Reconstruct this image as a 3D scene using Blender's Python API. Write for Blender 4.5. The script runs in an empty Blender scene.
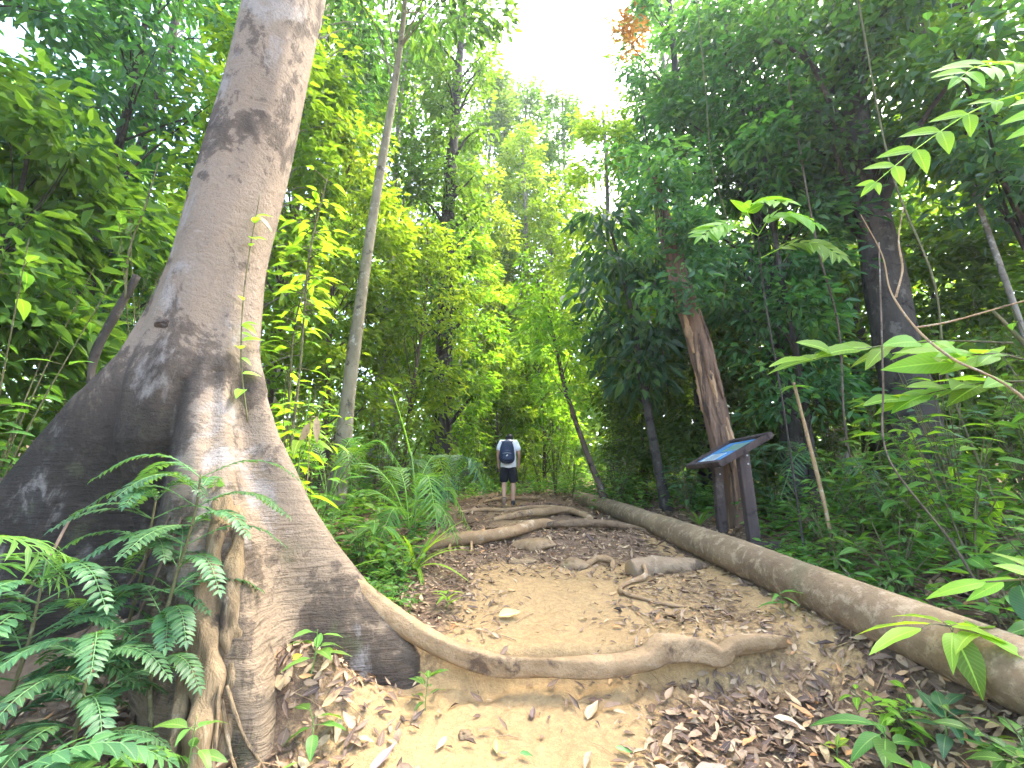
import bpy, math, random
import numpy as np
from mathutils import Vector

R = math.radians
scene = bpy.context.scene
COL = scene.collection
rng = np.random.default_rng(7)

# ------------------------------------------------------------------ helpers
def sstep(a, b, x):
    t = np.clip((np.asarray(x, float) - a) / (b - a), 0, 1)
    return t * t * (3 - 2 * t)

_np = np.random.default_rng(3)
_W = [(_np.uniform(-1, 1, 2), _np.uniform(0, 6.28)) for _ in range(24)]
def wob(x, y, freq, k0=0, n=6):
    """smooth pseudo noise about -1..1"""
    s = 0
    for i in range(n):
        (w, p) = _W[(k0 + i) % 24]
        f = freq * (1 + .37 * i)
        s = s + np.sin(x * w[0] * f * 2 + y * w[1] * f * 2 + p * (1 + k0)) / (1 + .35 * i)
    return s / 2.6

UPX = [-5, 3.15, 4.5, 5.6, 5.95, 8, 10.6, 14, 20, 30, 60, 200]
UPZ = [-.3, .21, .42, .55, .66, .76, .82, 1.0, 1.38, 2.1, 4.2, 9]
def gh(x, y, fine=True):
    x = np.asarray(x, float); y = np.asarray(y, float)
    up = np.interp(y, UPX, UPZ)
    lo = np.interp(y, [-6, 1, 2.4, 3.05, 4.5], [-.2, -.07, -.03, -.005, .3])
    ys = 3.16 + .04 * np.sin(x * 3)
    wd = .05 + .5 * sstep(1.7, 2.6, x) + .35 * sstep(-.7, -1.4, x)
    S = sstep(0, 1, (y - ys + wd * .6) / (wd * 1.6))
    h = np.minimum(lo, up) * (1 - S) + up * S
    h = h + .27 * np.exp(-((x + 1.95) / 1.05) ** 2 - ((y - 3.25) / .55) ** 2)
    h = h + .30 * np.exp(-((x + 1.22) / .36) ** 2 - ((y - 2.78) / .2) ** 2)
    h = h + .10 * sstep(.9, 1.5, x) * np.exp(-((y - 3.3) / .25) ** 2)
    h = h + .07 * np.maximum(0, x - 2.6) + .10 * np.maximum(0, -1.6 - x) * sstep(2, 6, y)
    h = h - .05 * np.exp(-((x - .6) / 1.0) ** 2) * sstep(4.0, 4.8, y) * (1 - sstep(5.2, 5.9, y))
    w = np.exp(-((x - LX(y)) / .36) ** 2) * sstep(.2, 1.2, y) * (1 - sstep(10, 12, y))
    h = h + w * (LZ(y) - .13 - h)
    if fine:
        h = h + .018 * wob(x, y, 2.2, 0) + .010 * wob(x, y, 7, 5) + .005 * wob(x, y, 19, 11)
        edge = np.exp(-((y - 3.04) / .2) ** 2) * sstep(-1.6, -.6, x) * (1 - sstep(1.7, 2.2, x))
        h = h + .028 * edge * wob(x, y, 12, 9)
    return h
LZ = lambda y: np.interp(y, [0, .3, 2.3, 3.7, 5.5, 8, 11.6, 12], [.27, .29, .45, .55, .67, .80, .95, .96])
LX = lambda y: 2.475 - .0635 * np.asarray(y, float)
def g1(x, y): return float(gh(x, y))

XL = lambda y: np.interp(y, [0, 2.4, 3.2, 5.5, 8, 10.6, 14, 17], [-1.0, -.9, -.75, -.95, -1.15, -.95, -.5, .2])
XR = lambda y: np.interp(y, [0, 2.4, 3.2, 5.5, 8, 10.6, 14, 17], [1.7, 1.9, 2.1, 2.0, 1.7, 1.35, .9, .4])

class Geo:
    def __init__(s):
        s.V = []; s.Q = []; s.T = []; s.A = []; s.n = 0
    def add(s, V, Q=None, T=None, rnd=None, lu=None, lv=None):
        V = np.asarray(V, float).reshape(-1, 3); n = len(V)
        z = np.zeros(n)
        s.V.append(V)
        s.A.append(np.stack([z + (0.5 if rnd is None else rnd), z if lu is None else lu, z if lv is None else lv], 1))
        if Q is not None and len(Q): s.Q.append(np.asarray(Q, int) + s.n)
        if T is not None and len(T): s.T.append(np.asarray(T, int) + s.n)
        s.n += n
    def build(s, name, mat, parent=None, smooth=True, loc=None, extra=None):
        V = np.concatenate(s.V); A = np.concatenate(s.A)
        Q = np.concatenate(s.Q) if s.Q else np.zeros((0, 4), int)
        T = np.concatenate(s.T) if s.T else np.zeros((0, 3), int)
        me = bpy.data.meshes.new(name)
        me.vertices.add(len(V)); me.vertices.foreach_set('co', V.astype(np.float32).ravel())
        nl = Q.size + T.size
        me.loops.add(nl)
        me.loops.foreach_set('vertex_index', np.concatenate([Q.ravel(), T.ravel()]).astype(np.int32))
        npoly = len(Q) + len(T)
        me.polygons.add(npoly)
        st = np.concatenate([np.arange(len(Q)) * 4, Q.size + np.arange(len(T)) * 3]).astype(np.int32)
        me.polygons.foreach_set('loop_start', st)
        me.polygons.foreach_set('use_smooth', np.full(npoly, smooth, dtype=bool))
        for k, nm in enumerate(('rnd', 'lu', 'lv')):
            a = me.attributes.new(nm, 'FLOAT', 'POINT'); a.data.foreach_set('value', A[:, k].astype(np.float32))
        if extra:
            for nm, arr in extra.items():
                a = me.attributes.new(nm, 'FLOAT', 'POINT'); a.data.foreach_set('value', np.asarray(arr, np.float32))
        me.update(calc_edges=True); me.validate()
        me.materials.append(mat)
        o = bpy.data.objects.new(name, me); COL.objects.link(o)
        if parent: o.parent = parent
        if loc is not None: o.location = loc
        return o

def tag(o, label=None, cat=None, group=None, kind=None):
    for k, v in (('label', label), ('category', cat), ('group', group), ('kind', kind)):
        if v: o[k] = v
    return o
def thing(name, label, cat, loc, group=None, rz=0):
    o = bpy.data.objects.new(name, None); COL.objects.link(o)
    o.location = loc; o.rotation_euler = (0, 0, rz); o.empty_display_size = .2
    return tag(o, label, cat, group)

def spline(P, n):
    P = np.asarray(P, float); m = len(P)
    if m < 3: return np.array([P[0] + (P[-1] - P[0]) * t for t in np.linspace(0, 1, n)])
    E = np.vstack([2 * P[0] - P[1], P, 2 * P[-1] - P[-2]])
    out = []
    for t in np.linspace(0, m - 1 - 1e-9, n):
        i = int(t); f = t - i
        a, b, c, d = E[i], E[i + 1], E[i + 2], E[i + 3]
        out.append(.5 * (2 * b + (c - a) * f + (2 * a - 5 * b + 4 * c - d) * f * f + (3 * b - a - 3 * c + d) * f ** 3))
    return np.array(out)

def tube(G, P, rad, seg=8, n=None, noise=0, rnd=.5, sq=None, cap=True, seed=0, sup=1):
    """tube through P (k,3) with radii; sq = (horizontal, vertical) scale of the section"""
    P = np.asarray(P, float); rad = np.broadcast_to(np.asarray(rad, float), (len(P),)).copy()
    if n:
        C = spline(np.hstack([P, rad[:, None]]), n); P, rad = C[:, :3], np.maximum(C[:, 3], 1e-4)
    k = len(P)
    Tn = np.gradient(P, axis=0); Tn /= np.linalg.norm(Tn, axis=1)[:, None] + 1e-12
    ref = np.array([0, 0, 1.]) if abs(Tn[0, 2]) < .8 or sq else np.array([0, 1., 0])
    A = np.cross(Tn[0], ref); A /= np.linalg.norm(A) + 1e-12
    r = np.random.default_rng(seed + 11)
    ph = r.uniform(0, 6.28, 6)
    V = []
    th = np.linspace(0, 2 * np.pi, seg, endpoint=False)
    pw = lambda a: np.sign(a) * np.abs(a) ** sup
    for i in range(k):
        if sq: A = np.cross(Tn[i], ref)
        else: A = A - Tn[i] * A.dot(Tn[i])
        A = A / (np.linalg.norm(A) + 1e-12); B = np.cross(A, Tn[i])
        s = i / max(1, k - 1) * 10
        w = 1 + noise * (np.sin(2 * th + ph[0] + s * 1.3) + .7 * np.sin(3 * th + ph[1] - s * 2.1) + .5 * np.sin(5 * th + ph[2] + s * 3.7) + .6 * np.sin(s * 4.3 + ph[3]))
        hx, hz = sq if sq else (1, 1)
        V.append(P[i] + rad[i] * w[:, None] * (pw(np.cos(th))[:, None] * A * hx + pw(np.sin(th))[:, None] * B * hz))
    V = np.concatenate(V)
    i = np.arange(k - 1)[:, None] * seg; j = np.arange(seg)[None]; j2 = (j + 1) % seg
    Q = np.stack([i + j, i + j2, i + seg + j2, i + seg + j], -1).reshape(-1, 4)
    T = None
    lu = np.repeat(np.linspace(0, 1, k), seg)
    if cap:
        V = np.vstack([V, P[0], P[-1]]); a, b = k * seg, k * seg + 1
        jj = np.arange(seg); j3 = (jj + 1) % seg
        T = np.vstack([np.stack([np.full(seg, a), j3, jj], 1), np.stack([np.full(seg, b), (k - 1) * seg + jj, (k - 1) * seg + j3], 1)])
        lu = np.concatenate([lu, [0, 1]])
    G.add(V, Q, T, rnd=np.full(len(V), rnd), lu=lu)

def unit(v): return v / (np.linalg.norm(v, axis=-1, keepdims=True) + 1e-9)

def frames(D, N):
    D = unit(D); S = unit(np.cross(D, N)); U = np.cross(S, D)
    return D, S, U
def leaves_lo(G, P, D, N, L, W, fold=.25, rnd=None):
    """small leaves of two folded quads each"""
    n = len(P)
    if n == 0: return
    D, S, U = frames(D, N); L = np.broadcast_to(L, (n,))[:, None]; W = np.broadcast_to(W, (n,))[:, None]
    f = fold * W
    V = np.stack([P, P + D * L * .33 + S * W * .5 + U * f, P + D * L * .70 + S * W * .36 + U * (f * .7 - L * .05), P + D * L - U * L * .14,
                  P + D * L * .70 - S * W * .36 + U * (f * .7 - L * .05), P + D * L * .33 - S * W * .5 + U * f], 1)
    b = np.arange(n)[:, None] * 6
    Q = np.concatenate([b + np.array([[0, 1, 2, 3]]), b + np.array([[0, 3, 4, 5]])])
    r = np.repeat(rng.random(n) if rnd is None else np.broadcast_to(rnd, (n,)), 6)
    G.add(V.reshape(-1, 3), Q, rnd=r, lu=np.tile([0, .33, .7, 1, .7, .33], n), lv=np.tile([0, 1, 1, 0, -1, -1], n))
def leaves_hi(G, P, D, N, L, W, droop=.25, fold=.18, rows=7, rnd=None, shape='ovate', wave=.0, curl=None):
    """leaves with a midrib, curved lengthwise"""
    n = len(P)
    if n == 0: return
    D, S, U = frames(np.asarray(D, float), np.asarray(N, float)); P = np.asarray(P, float)
    L = np.broadcast_to(L, (n,))[:, None]; W = np.broadcast_to(W, (n,))[:, None]; droop = np.broadcast_to(droop, (n,))[:, None]
    s = np.linspace(0, 1, rows)
    if shape == 'ovate': w = np.sin(np.pi * s ** .75) ** .8 * (1 - .25 * s)
    elif shape == 'round': w = np.sqrt(np.clip(1 - (2 * s - 1) ** 2, 0, 1))
    elif shape == 'strap': w = np.minimum(1, .45 + s * 2.2) * np.clip((1 - s) * 2.4, 0, 1) ** .7
    else: w = np.sin(np.pi * s ** .8)
    w = np.maximum(w, .03); w[-1] = .02
    V = []; lu = []; lv = []
    ph = rng.uniform(0, 6.28, (n, 1))
    for i, si in enumerate(s):
        c = P + D * L * (si - .18 * droop * si ** 2) - U * L * droop * si ** 2
        hw = W * .5 * w[i]
        wv = wave * W * np.sin(si * 14 + ph)
        cl = 0 if curl is None else np.broadcast_to(curl, (n,))[:, None]
        V += [c + S * hw * (1 - .3 * abs(cl)) + U * (hw * (fold * 2 + cl) + wv), c, c - S * hw * (1 - .3 * abs(cl)) + U * (hw * (fold * 2 + cl) - wv)]
        lu += [si] * 3; lv += [1, 0, -1]
    V = np.stack(V, 1); k = rows * 3
    b = np.arange(n)[:, None] * k
    q = []
    for i in range(rows - 1):
        a = i * 3
        q += [[a, a + 3, a + 4, a + 1], [a + 1, a + 4, a + 5, a + 2]]
    Q = (b[:, None, :] + np.array(q)[None]).reshape(-1, 4)
    r = np.repeat(rng.random(n) if rnd is None else np.broadcast_to(rnd, (n,)), k)
    G.add(V.reshape(-1, 3), Q, rnd=r, lu=np.tile(lu, n), lv=np.tile(lv, n))

# ------------------------------------------------------------------ materials
class NT:
    def __init__(s, name):
        s.m = bpy.data.materials.new(name); s.m.use_nodes = True
        s.t = s.m.node_tree; s.b = s.t.nodes['Principled BSDF']; s.out = s.t.nodes['Material Output']
    def n(s, typ, **kw):
        x = s.t.nodes.new(typ)
        for k, v in kw.items():
            if k.startswith('i_'): x.inputs[k[2:].replace('_', ' ')].default_value = v
            else: setattr(x, k, v)
        return x
    def l(s, a, b): s.t.links.new(a, b)
    def attr(s, name): return s.n('ShaderNodeAttribute', attribute_name=name).outputs['Fac']
    def co(s, kind='Object', scale=(1, 1, 1)):
        c = s.n('ShaderNodeTexCoord').outputs[kind]
        m = s.n('ShaderNodeMapping'); m.inputs['Scale'].default_value = scale; s.l(c, m.inputs[0]); return m.outputs[0]
    def noise(s, co, scale, detail=6, rough=.6, dist=0):
        x = s.n('ShaderNodeTexNoise'); s.l(co, x.inputs['Vector'])
        x.inputs['Scale'].default_value = scale; x.inputs['Detail'].default_value = detail; x.inputs['Roughness'].default_value = rough; x.inputs['Distortion'].default_value = dist
        return x.outputs['Fac']
    def ramp(s, f, stops, mode='LINEAR'):
        x = s.n('ShaderNodeValToRGB'); s.l(f, x.inputs[0]); r = x.color_ramp; r.interpolation = mode
        while len(r.elements) < len(stops): r.elements.new(.5)
        for e, (p, c) in zip(r.elements, stops):
            e.position = p; e.color = (*c, 1) if isinstance(c, (tuple, list)) else (c, c, c, 1)
        return x.outputs[0]
    def mix(s, f, a, b, typ='MIX'):
        x = s.n('ShaderNodeMix', data_type='RGBA', blend_type=typ)
        for sock, v in ((x.inputs[0], f), (x.inputs[6], a), (x.inputs[7], b)):
            if hasattr(v, 'is_linked'): s.l(v, sock)
            elif isinstance(v, (tuple, list)): sock.default_value = (*v, 1)
            else: sock.default_value = v
        return x.outputs[2]
    def math(s, op, a, b=0, clamp=False):
        x = s.n('ShaderNodeMath', operation=op, use_clamp=clamp)
        for sock, v in ((x.inputs[0], a), (x.inputs[1], b)):
            if hasattr(v, 'is_linked'): s.l(v, sock)
            else: sock.default_value = v
        return x.outputs[0]
    def bump(s, h, strength=.5, dist=.02):
        x = s.n('ShaderNodeBump'); x.inputs['Strength'].default_value = strength; x.inputs['Distance'].default_value = dist
        s.l(h, x.inputs['Height']); s.l(x.outputs[0], s.b.inputs['Normal']); return x.outputs[0]
    def base(s, c):
        if hasattr(c, 'is_linked'): s.l(c, s.b.inputs['Base Color'])
        else: s.b.inputs['Base Color'].default_value = (*c, 1)
    def rough(s, v, spec=.3):
        s.b.inputs['Roughness'].default_value = v; s.b.inputs['Specular IOR Level'].default_value = spec

def plain(name, c, rough=.7, spec=.3, nscale=None, var=.3, bump=0):
    x = NT(name); x.rough(rough, spec)
    co = x.co(); nf = x.noise(co, nscale or 12, 6)
    x.base(x.mix(nf, tuple(v * (1 - var) for v in c), tuple(min(1, v * (1 + var)) for v in c)))
    if bump: x.bump(x.noise(co, (nscale or 12) * 4, 6), bump, .01)
    return x.m

def leafmat(name, c0, c1, c2, trans=.42, tcol=None, rough=.5, spec=.2, vein=0):
    x = NT(name); x.rough(rough, spec)
    f = x.attr('rnd')
    col = x.ramp(f, [(0, c0), (.55, c1), (1, c2)])
    oi = x.n('ShaderNodeObjectInfo').outputs['Random']
    h = x.n('ShaderNodeHueSaturation'); x.l(col, h.inputs['Color'])
    x.l(x.math('ADD', x.math('MULTIPLY', oi, .03), .485), h.inputs['Hue']); x.l(x.math('ADD', x.math('MULTIPLY', oi, .5), .75), h.inputs['Value'])
    col = h.outputs[0]
    if vein:
        lu, lv = x.attr('lu'), x.attr('lv')
        al = x.math('ABSOLUTE', lv)
        ph = x.math('MULTIPLY', x.math('SUBTRACT', lu, x.math('MULTIPLY', al, .2)), 40)
        vn = x.math('POWER', x.math('ABSOLUTE', x.math('SINE', ph)), 8)
        mid = x.math('LESS_THAN', al, .07)
        v = x.math('MAXIMUM', x.math('MULTIPLY', vn, .14), x.math('MULTIPLY', mid, .7))
        sp = x.noise(x.co(), 38, 4)
        col = x.mix(x.math('MULTIPLY', x.math('GREATER_THAN', sp, .68), .5), col, (.16, .11, .03))
        col = x.mix(v, col, tuple(min(1, a * 1.7 + .02) for a in c2))
        x.bump(x.math('SUBTRACT', 1, v), .35, .004)
    x.base(col)
    tr = x.n('ShaderNodeBsdfTranslucent')
    tc = x.mix(1.0, col, tcol or (1.9, 1.75, .55), 'MULTIPLY')
    x.l(tc, tr.inputs['Color'])
    ms = x.n('ShaderNodeMixShader'); ms.inputs[0].default_value = trans
    x.l(x.b.outputs[0], ms.inputs[1]); x.l(tr.outputs[0], ms.inputs[2]); x.l(ms.outputs[0], x.out.inputs['Surface'])
    return x.m

LM = {
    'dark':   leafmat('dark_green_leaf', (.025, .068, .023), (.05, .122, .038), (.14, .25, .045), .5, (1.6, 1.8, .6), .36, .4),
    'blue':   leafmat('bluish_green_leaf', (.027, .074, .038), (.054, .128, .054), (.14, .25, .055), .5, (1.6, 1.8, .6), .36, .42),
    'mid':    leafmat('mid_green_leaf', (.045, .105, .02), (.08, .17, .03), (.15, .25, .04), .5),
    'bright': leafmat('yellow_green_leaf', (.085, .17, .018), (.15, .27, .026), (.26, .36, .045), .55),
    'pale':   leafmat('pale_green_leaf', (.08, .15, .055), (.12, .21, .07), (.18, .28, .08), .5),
    'near':   leafmat('veined_green_leaf', (.045, .12, .028), (.075, .18, .034), (.13, .24, .045), .45, None, .45, .25, 1),
    'nearb':  leafmat('veined_bright_leaf', (.10, .21, .02), (.15, .29, .028), (.22, .36, .04), .52, None, .45, .25, 1),
    'neard':  leafmat('veined_dark_leaf', (.026, .075, .032), (.042, .11, .042), (.075, .155, .05), .38, None, .42, .28, 1),
    'dry':    leafmat('dry_orange_leaf', (.36, .19, .04), (.44, .27, .06), (.46, .34, .10), .4, (1.5, 1.1, .6), .6, .2),
}

def barkmat(name, c0, c1, dark, pale, sc=6, stretch=.35, bump=.6, thr=.55, all_=False):
    x = NT(name); x.rough(.85, .15)
    co = x.co('Object', (1, 1, stretch)); co1 = co if all_ else x.co()
    a = x.mix(x.ramp(x.noise(co, sc, 8, .65), [(.35, 0.), (.65, 1.)]), c0, c1)
    a = x.mix(x.ramp(x.noise(co1, sc * .7, 9, .7, .4), [(thr, 0.), (thr + .08, 1.)]), a, dark)
    p = x.n('ShaderNodeMapping'); p.inputs['Location'].default_value = (7, 3, 5); x.l(co1, p.inputs[0])
    a = x.mix(x.ramp(x.noise(p.outputs[0], sc * .8, 9, .7, .3), [(.57, 0.), (.64, .85)]), a, pale)
    x.base(a)
    x.bump(x.math('ADD', x.noise(co, sc * 5, 8, .7), x.math('MULTIPLY', x.noise(co, sc * 1.5, 5), 1.5)), bump, .02)
    return x.m
BM = {
    'grey': barkmat('grey_bark', (.14, .12, .095), (.24, .21, .17), (.06, .052, .045), (.36, .35, .31)),
    'brown': barkmat('brown_bark', (.07, .05, .036), (.13, .095, .068), (.03, .024, .02), (.2, .18, .15)),
    'dark': barkmat('dark_bark', (.03, .026, .022), (.065, .055, .045), (.018, .015, .013), (.11, .1, .085)),
    'pale': barkmat('pale_bark', (.26, .22, .16), (.36, .31, .24), (.11, .09, .07), (.48, .46, .41)),
    'torn': barkmat('torn_red_bark', (.11, .066, .044), (.195, .12, .08), (.05, .035, .028), (.34, .22, .13), 7, .10, 1.0, .5, True),
    'mossy': barkmat('mossy_grey_bark', (.12, .105, .065), (.20, .175, .115), (.05, .045, .03), (.30, .285, .23), 7),
    'stem': barkmat('green_brown_stem', (.08, .085, .035), (.14, .12, .06), (.05, .045, .03), (.2, .19, .12), 14),
    'twig': barkmat('tan_twig', (.26, .17, .085), (.36, .25, .14), (.13, .09, .05), (.45, .38, .28), 14),
}
GREENSTEM = plain('green_stem', (.10, .19, .04), .5, .4)

# ------------------------------------------------------------------ ground and path
def axis(lo, hi, step, far, n):
    mid = np.arange(lo, hi, step)
    g = np.geomspace(step * 1.15, far, n)
    return mid, g
xm = np.arange(-3.4, 3.9, .024)
gx = np.cumsum(np.geomspace(.03, 14, 42)); xs = np.concatenate([xm[0] - gx[::-1], xm, xm[-1] + gx])
ym = np.arange(1.3, 6.6, .024)
gyb = np.cumsum(np.geomspace(.04, 6, 14)); gyf = np.cumsum(np.geomspace(.03, 14, 52))
ysx = np.concatenate([ym[0] - gyb[::-1], ym, ym[-1] + gyf])
X, Y = np.meshgrid(xs, ysx)
Z = gh(X, Y)
nx, ny = len(xs), len(ysx)
V = np.stack([X, Y, Z], -1).reshape(-1, 3)
ii, jj = np.meshgrid(np.arange(ny - 1), np.arange(nx - 1), indexing='ij')
q0 = ii * nx + jj
Q = np.stack([q0, q0 + 1, q0 + nx + 1, q0 + nx], -1).reshape(-1, 4)
cx = V[Q].mean(1)
def path_in(x, y):
    e = .12 * wob(x, y, 2.5, 3) + .05 * wob(x, y, 9, 8)
    return np.minimum(x - XL(y), XR(y) - x) + e
inp = (path_in(cx[:, 0], cx[:, 1]) > 0) & (cx[:, 1] < 16.5) & (cx[:, 1] > -3)
def sand_at(x, y):
    d = path_in(x, y)
    s = sstep(.0, .45, d)
    lo = sstep(-1.2, -.7, x + .15 * wob(x, y, 3, 2)) * (1 - sstep(.6, 1.3, x + .2 * wob(x, y, 3, 7)))      # sandy tongue below the root
    up = sstep(-.75, -.2, x - .10 * (y - 3.2)) * (1 - .55 * sstep(.9, 1.7, x + .25 * wob(x, y, 3, 4))) * (1 - sstep(4.7, 5.4, y))
    rightstrip = .75 * np.exp(-((x - (2.02 - .05 * (y - 3))) / .22) ** 2) * sstep(2.2, 3.2, y) * (1 - sstep(6, 8, y))
    far = .4 * sstep(5.6, 6.2, y) * np.exp(-(x / .7) ** 2)
    m = np.where(y < 3.12, lo, up)
    step = np.exp(-((y - 3.05) / .2) ** 2) * sstep(-1.2, -.7, x) * (1 - sstep(1.6, 2.2, x)) * .55
    return np.clip(np.maximum(np.maximum(np.maximum(m, rightstrip), far * s), step), 0, 1)
def subset(mask):
    q = Q[mask]; u, inv = np.unique(q, return_inverse=True)
    return V[u], inv.reshape(-1, 4)
def groundmat(name):
    x = NT(name); x.rough(.95, .1)
    co = x.co()
    s = x.attr('sand')
    n1 = x.noise(co, 3.2, 8, .65); n2 = x.noise(co, 24, 8, .7); n3 = x.noise(co, 140, 4, .7)
    sand = x.mix(n1, (.34, .222, .098), (.48, .335, .155))
    sand = x.mix(x.ramp(n2, [(.42, 0.), (.62, 1.)]), x.mix(.5, sand, (.22, .14, .07)), sand)
    sand = x.mix(x.ramp(n3, [(.35, .55), (.55, 0.)]), sand, (.24, .16, .085))
    soil = x.mix(x.ramp(n2, [(.35, 0.), (.65, 1.)]), (.085, .055, .036), (.18, .12, .073))
    soil = x.mix(x.ramp(n1, [(.45, 0.), (.7, .6)]), soil, (.20, .135, .085))
    f = x.math('ADD', s, x.math('MULTIPLY', x.math('SUBTRACT', n2, .5), 1.0))
    f = x.ramp(f, [(.28, 0.), (.62, 1.)])
    x.base(x.mix(f, soil, sand))
    x.bump(x.math('ADD', x.math('MULTIPLY', n2, 1.2), x.math('MULTIPLY', n3, .35)), .9, .025)
    return x.m
GM = groundmat('trail_sand_and_soil')
for nm, mk in (('path', inp), ('ground', ~inp)):
    v, q = subset(mk)
    G = Geo(); G.add(v, q)
    sa = sand_at(v[:, 0], v[:, 1]) if nm == 'path' else .35 * sand_at(v[:, 0], v[:, 1]) + .45 * np.exp(-((v[:, 0] + .75) / .55) ** 2 - ((v[:, 1] - 2.45) / .55) ** 2)
    tag(G.build(nm, GM, extra={'sand': sa}), kind='structure')

# ------------------------------------------------------------------ great buttressed tree
TX, TY = -2.72, 3.42
def bigtree():
    root = thing('buttress_tree', 'huge grey tree with spreading buttress roots beside the path', 'tree', (TX, TY, 0))
    zl = np.concatenate([np.linspace(-.1, 2.6, 120), np.linspace(2.65, 14, 110)])
    nth = 300
    th = np.linspace(-np.pi, np.pi, nth, endpoint=False)
    def prof(pairs, z): return np.interp(z, [p[0] for p in pairs], [p[1] for p in pairs])
    lobes = [  # direction deg, R(z), half thickness
        (-178, [(-.1, 2.3), (0, 2.2), (.6, 1.85), (1.25, 1.25), (1.6, 1.08), (1.94, .88), (2.3, .60), (2.7, .44), (3.2, .355)], .15),
        (-41, [(-.1, 1.62), (0, 1.58), (.6, 1.26), (1.0, 1.02), (1.3, .88), (1.6, .70), (2.0, .51), (2.5, .39), (3.2, .345)], .10),
        (-8, [(-.1, 2.3), (.2, 2.2), (.37, 2.05), (.6, 1.76), (.88, 1.45), (1.15, 1.2), (1.4, 1.03), (1.65, .84), (1.94, .67), (2.3, .50), (2.7, .40), (3.2, .345)], .10),
        (62, [(-.1, 1.7), (.6, 1.2), (1.3, .8), (2.0, .5), (3.2, .345)], .12),
        (122, [(-.1, 1.8), (.6, 1.2), (1.3, .8), (2.0, .5), (3.2, .345)], .12)]
    V = []; dk = []
    for z in zl:
        r0 = np.interp(z, [-.1, .5, 1.5, 2.4, 3.2, 7, 14], [.55, .53, .46, .39, .345, .335, .31])
        pts = []
        for li, (d, pr, hw) in enumerate(lobes):
            Rk = max(prof(pr, z), r0); d = R(d); e = max(0, (Rk - r0) / Rk)
            if e < .02:
                pts.append((d, Rk)); continue
            a1 = hw / Rk * .55; a2 = hw / (r0 + .45 * (Rk - r0)) + .06
            pts += [(d - a1, Rk * .985), (d, Rk), (d + a1, Rk * .985)]
            if li != 3: pts.append((d - a2, r0 + .42 * (Rk - r0)))
            if li != 2: pts.append((d + a2, r0 + .42 * (Rk - r0)))
        RA, RB = prof(lobes[2][1], z), prof(lobes[3][1], z)
        RA, RB = max(RA, r0), max(RB, r0)
        # flat plate between the front and the right buttress
        a, b = R(-41), R(-8)
        keep = [p for p in pts if not (a + .115 < p[0] < b - .115)]
        pa = np.array([RA * np.cos(a), RA * np.sin(a)]); pb = np.array([RB * np.cos(b), RB * np.sin(b)])
        for f in (.25, .5, .75):
            p = pa + (pb - pa) * f; rr = np.hypot(*p) * (1 - .10 * np.sin(np.pi * f) * min(1, max(0, (RB - r0) * 1.2)))
            keep.append((math.atan2(p[1], p[0]), max(rr, r0)))
        for d in (-150, -120, -95, -66, -57, 28, 92, 152): keep.append((R(d), r0 * (float(np.interp(z, [0, .9, 1.25, 1.6, 2.1], [.2, .24, .5, .85, 1])) if d in (-150, -120, -95, -66, -57) else (.85 if z < 1.8 else 1))))
        keep.sort()
        ta = np.array([p[0] for p in keep]); ra = np.array([p[1] for p in keep])
        r = np.interp(th, np.concatenate([ta - 2 * np.pi, ta, ta + 2 * np.pi]), np.tile(ra, 3))
        k = np.array([1, 2, 3, 2, 1.]); k /= k.sum()
        for _ in range(2):
            r = sum(np.roll(r, i - 2) * k[i] for i in range(5))
        low = 1 - sstep(1.2, 2.6, z)
        wr = .0008 * low * np.sin(z * 62 + 3 * np.sin(th * 3 + z * 2) + 5 * np.sin(th * 7)) * (.5 + .5 * np.sin(z * 9 + th * 11))
        r = r * (1 + .02 * np.sin(5 * th + z * .9) * (z > 2) + .012 * np.sin(9 * th - z * 2.3) + .012 * np.sin(z * 3.1 + 2 * th)) + wr
        xo = .062 * z; yo = -.02 * np.sin(z * .8)
        x = np.cos(th) * r + xo; y = np.sin(th) * r + yo
        V.append(np.stack([x, y, np.full(nth, z)], 1))
        dk.append(np.maximum(sstep(-.25, -.8, x - .25 * (z - 1)), sstep(R(-180), R(-165), th) * sstep(R(-45), R(-58), th)) * (1 - sstep(1.5, 2.4, z + .1 * np.sin(th * 9))))  # dark mask: stained left buttress, plus shade painted into the hollow
    V = np.concatenate(V); k = len(zl)
    i = np.arange(k - 1)[:, None] * nth; j = np.arange(nth)[None]; j2 = (j + 1) % nth
    Q = np.stack([i + j, i + j2, i + nth + j2, i + nth + j], -1).reshape(-1, 4)
    x = NT('blotched_grey_bark'); x.rough(.9, .1)
    co = x.co(); coz = x.co('Object', (1, 1, .6))
    n1 = x.noise(coz, 1.6, 8, .6, .3); n2 = x.noise(co, 5.0, 10, .68, .5); n3 = x.noise(co, 45, 6, .7)
    m2 = x.n('ShaderNodeMapping'); m2.inputs['Location'].default_value = (3.1, 8, 1.7); x.l(coz, m2.inputs[0])
    n4 = x.noise(m2.outputs[0], 2.1, 9, .66, .4)
    sep = x.n('ShaderNodeSeparateXYZ'); x.l(x.n('ShaderNodeTexCoord').outputs['Object'], sep.inputs[0]); zz = sep.outputs[2]
    c = x.mix(n1, (.165, .125, .088), (.25, .20, .15))
    lowf = x.ramp(x.math('MULTIPLY', zz, .4), [(.12, 1.), (.85, 0.)])
    c = x.mix(x.math('MULTIPLY', lowf, .6), c, x.mix(n2, (.20, .14, .08), (.30, .225, .14)))
    wf = x.noise(x.co('Object', (1.6, 1.6, 13)), 2.2, 7, .62, .8)
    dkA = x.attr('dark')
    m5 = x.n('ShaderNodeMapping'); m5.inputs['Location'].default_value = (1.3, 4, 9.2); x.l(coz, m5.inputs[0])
    n5 = x.noise(m5.outputs[0], 1.15, 12, .74, .6)
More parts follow.
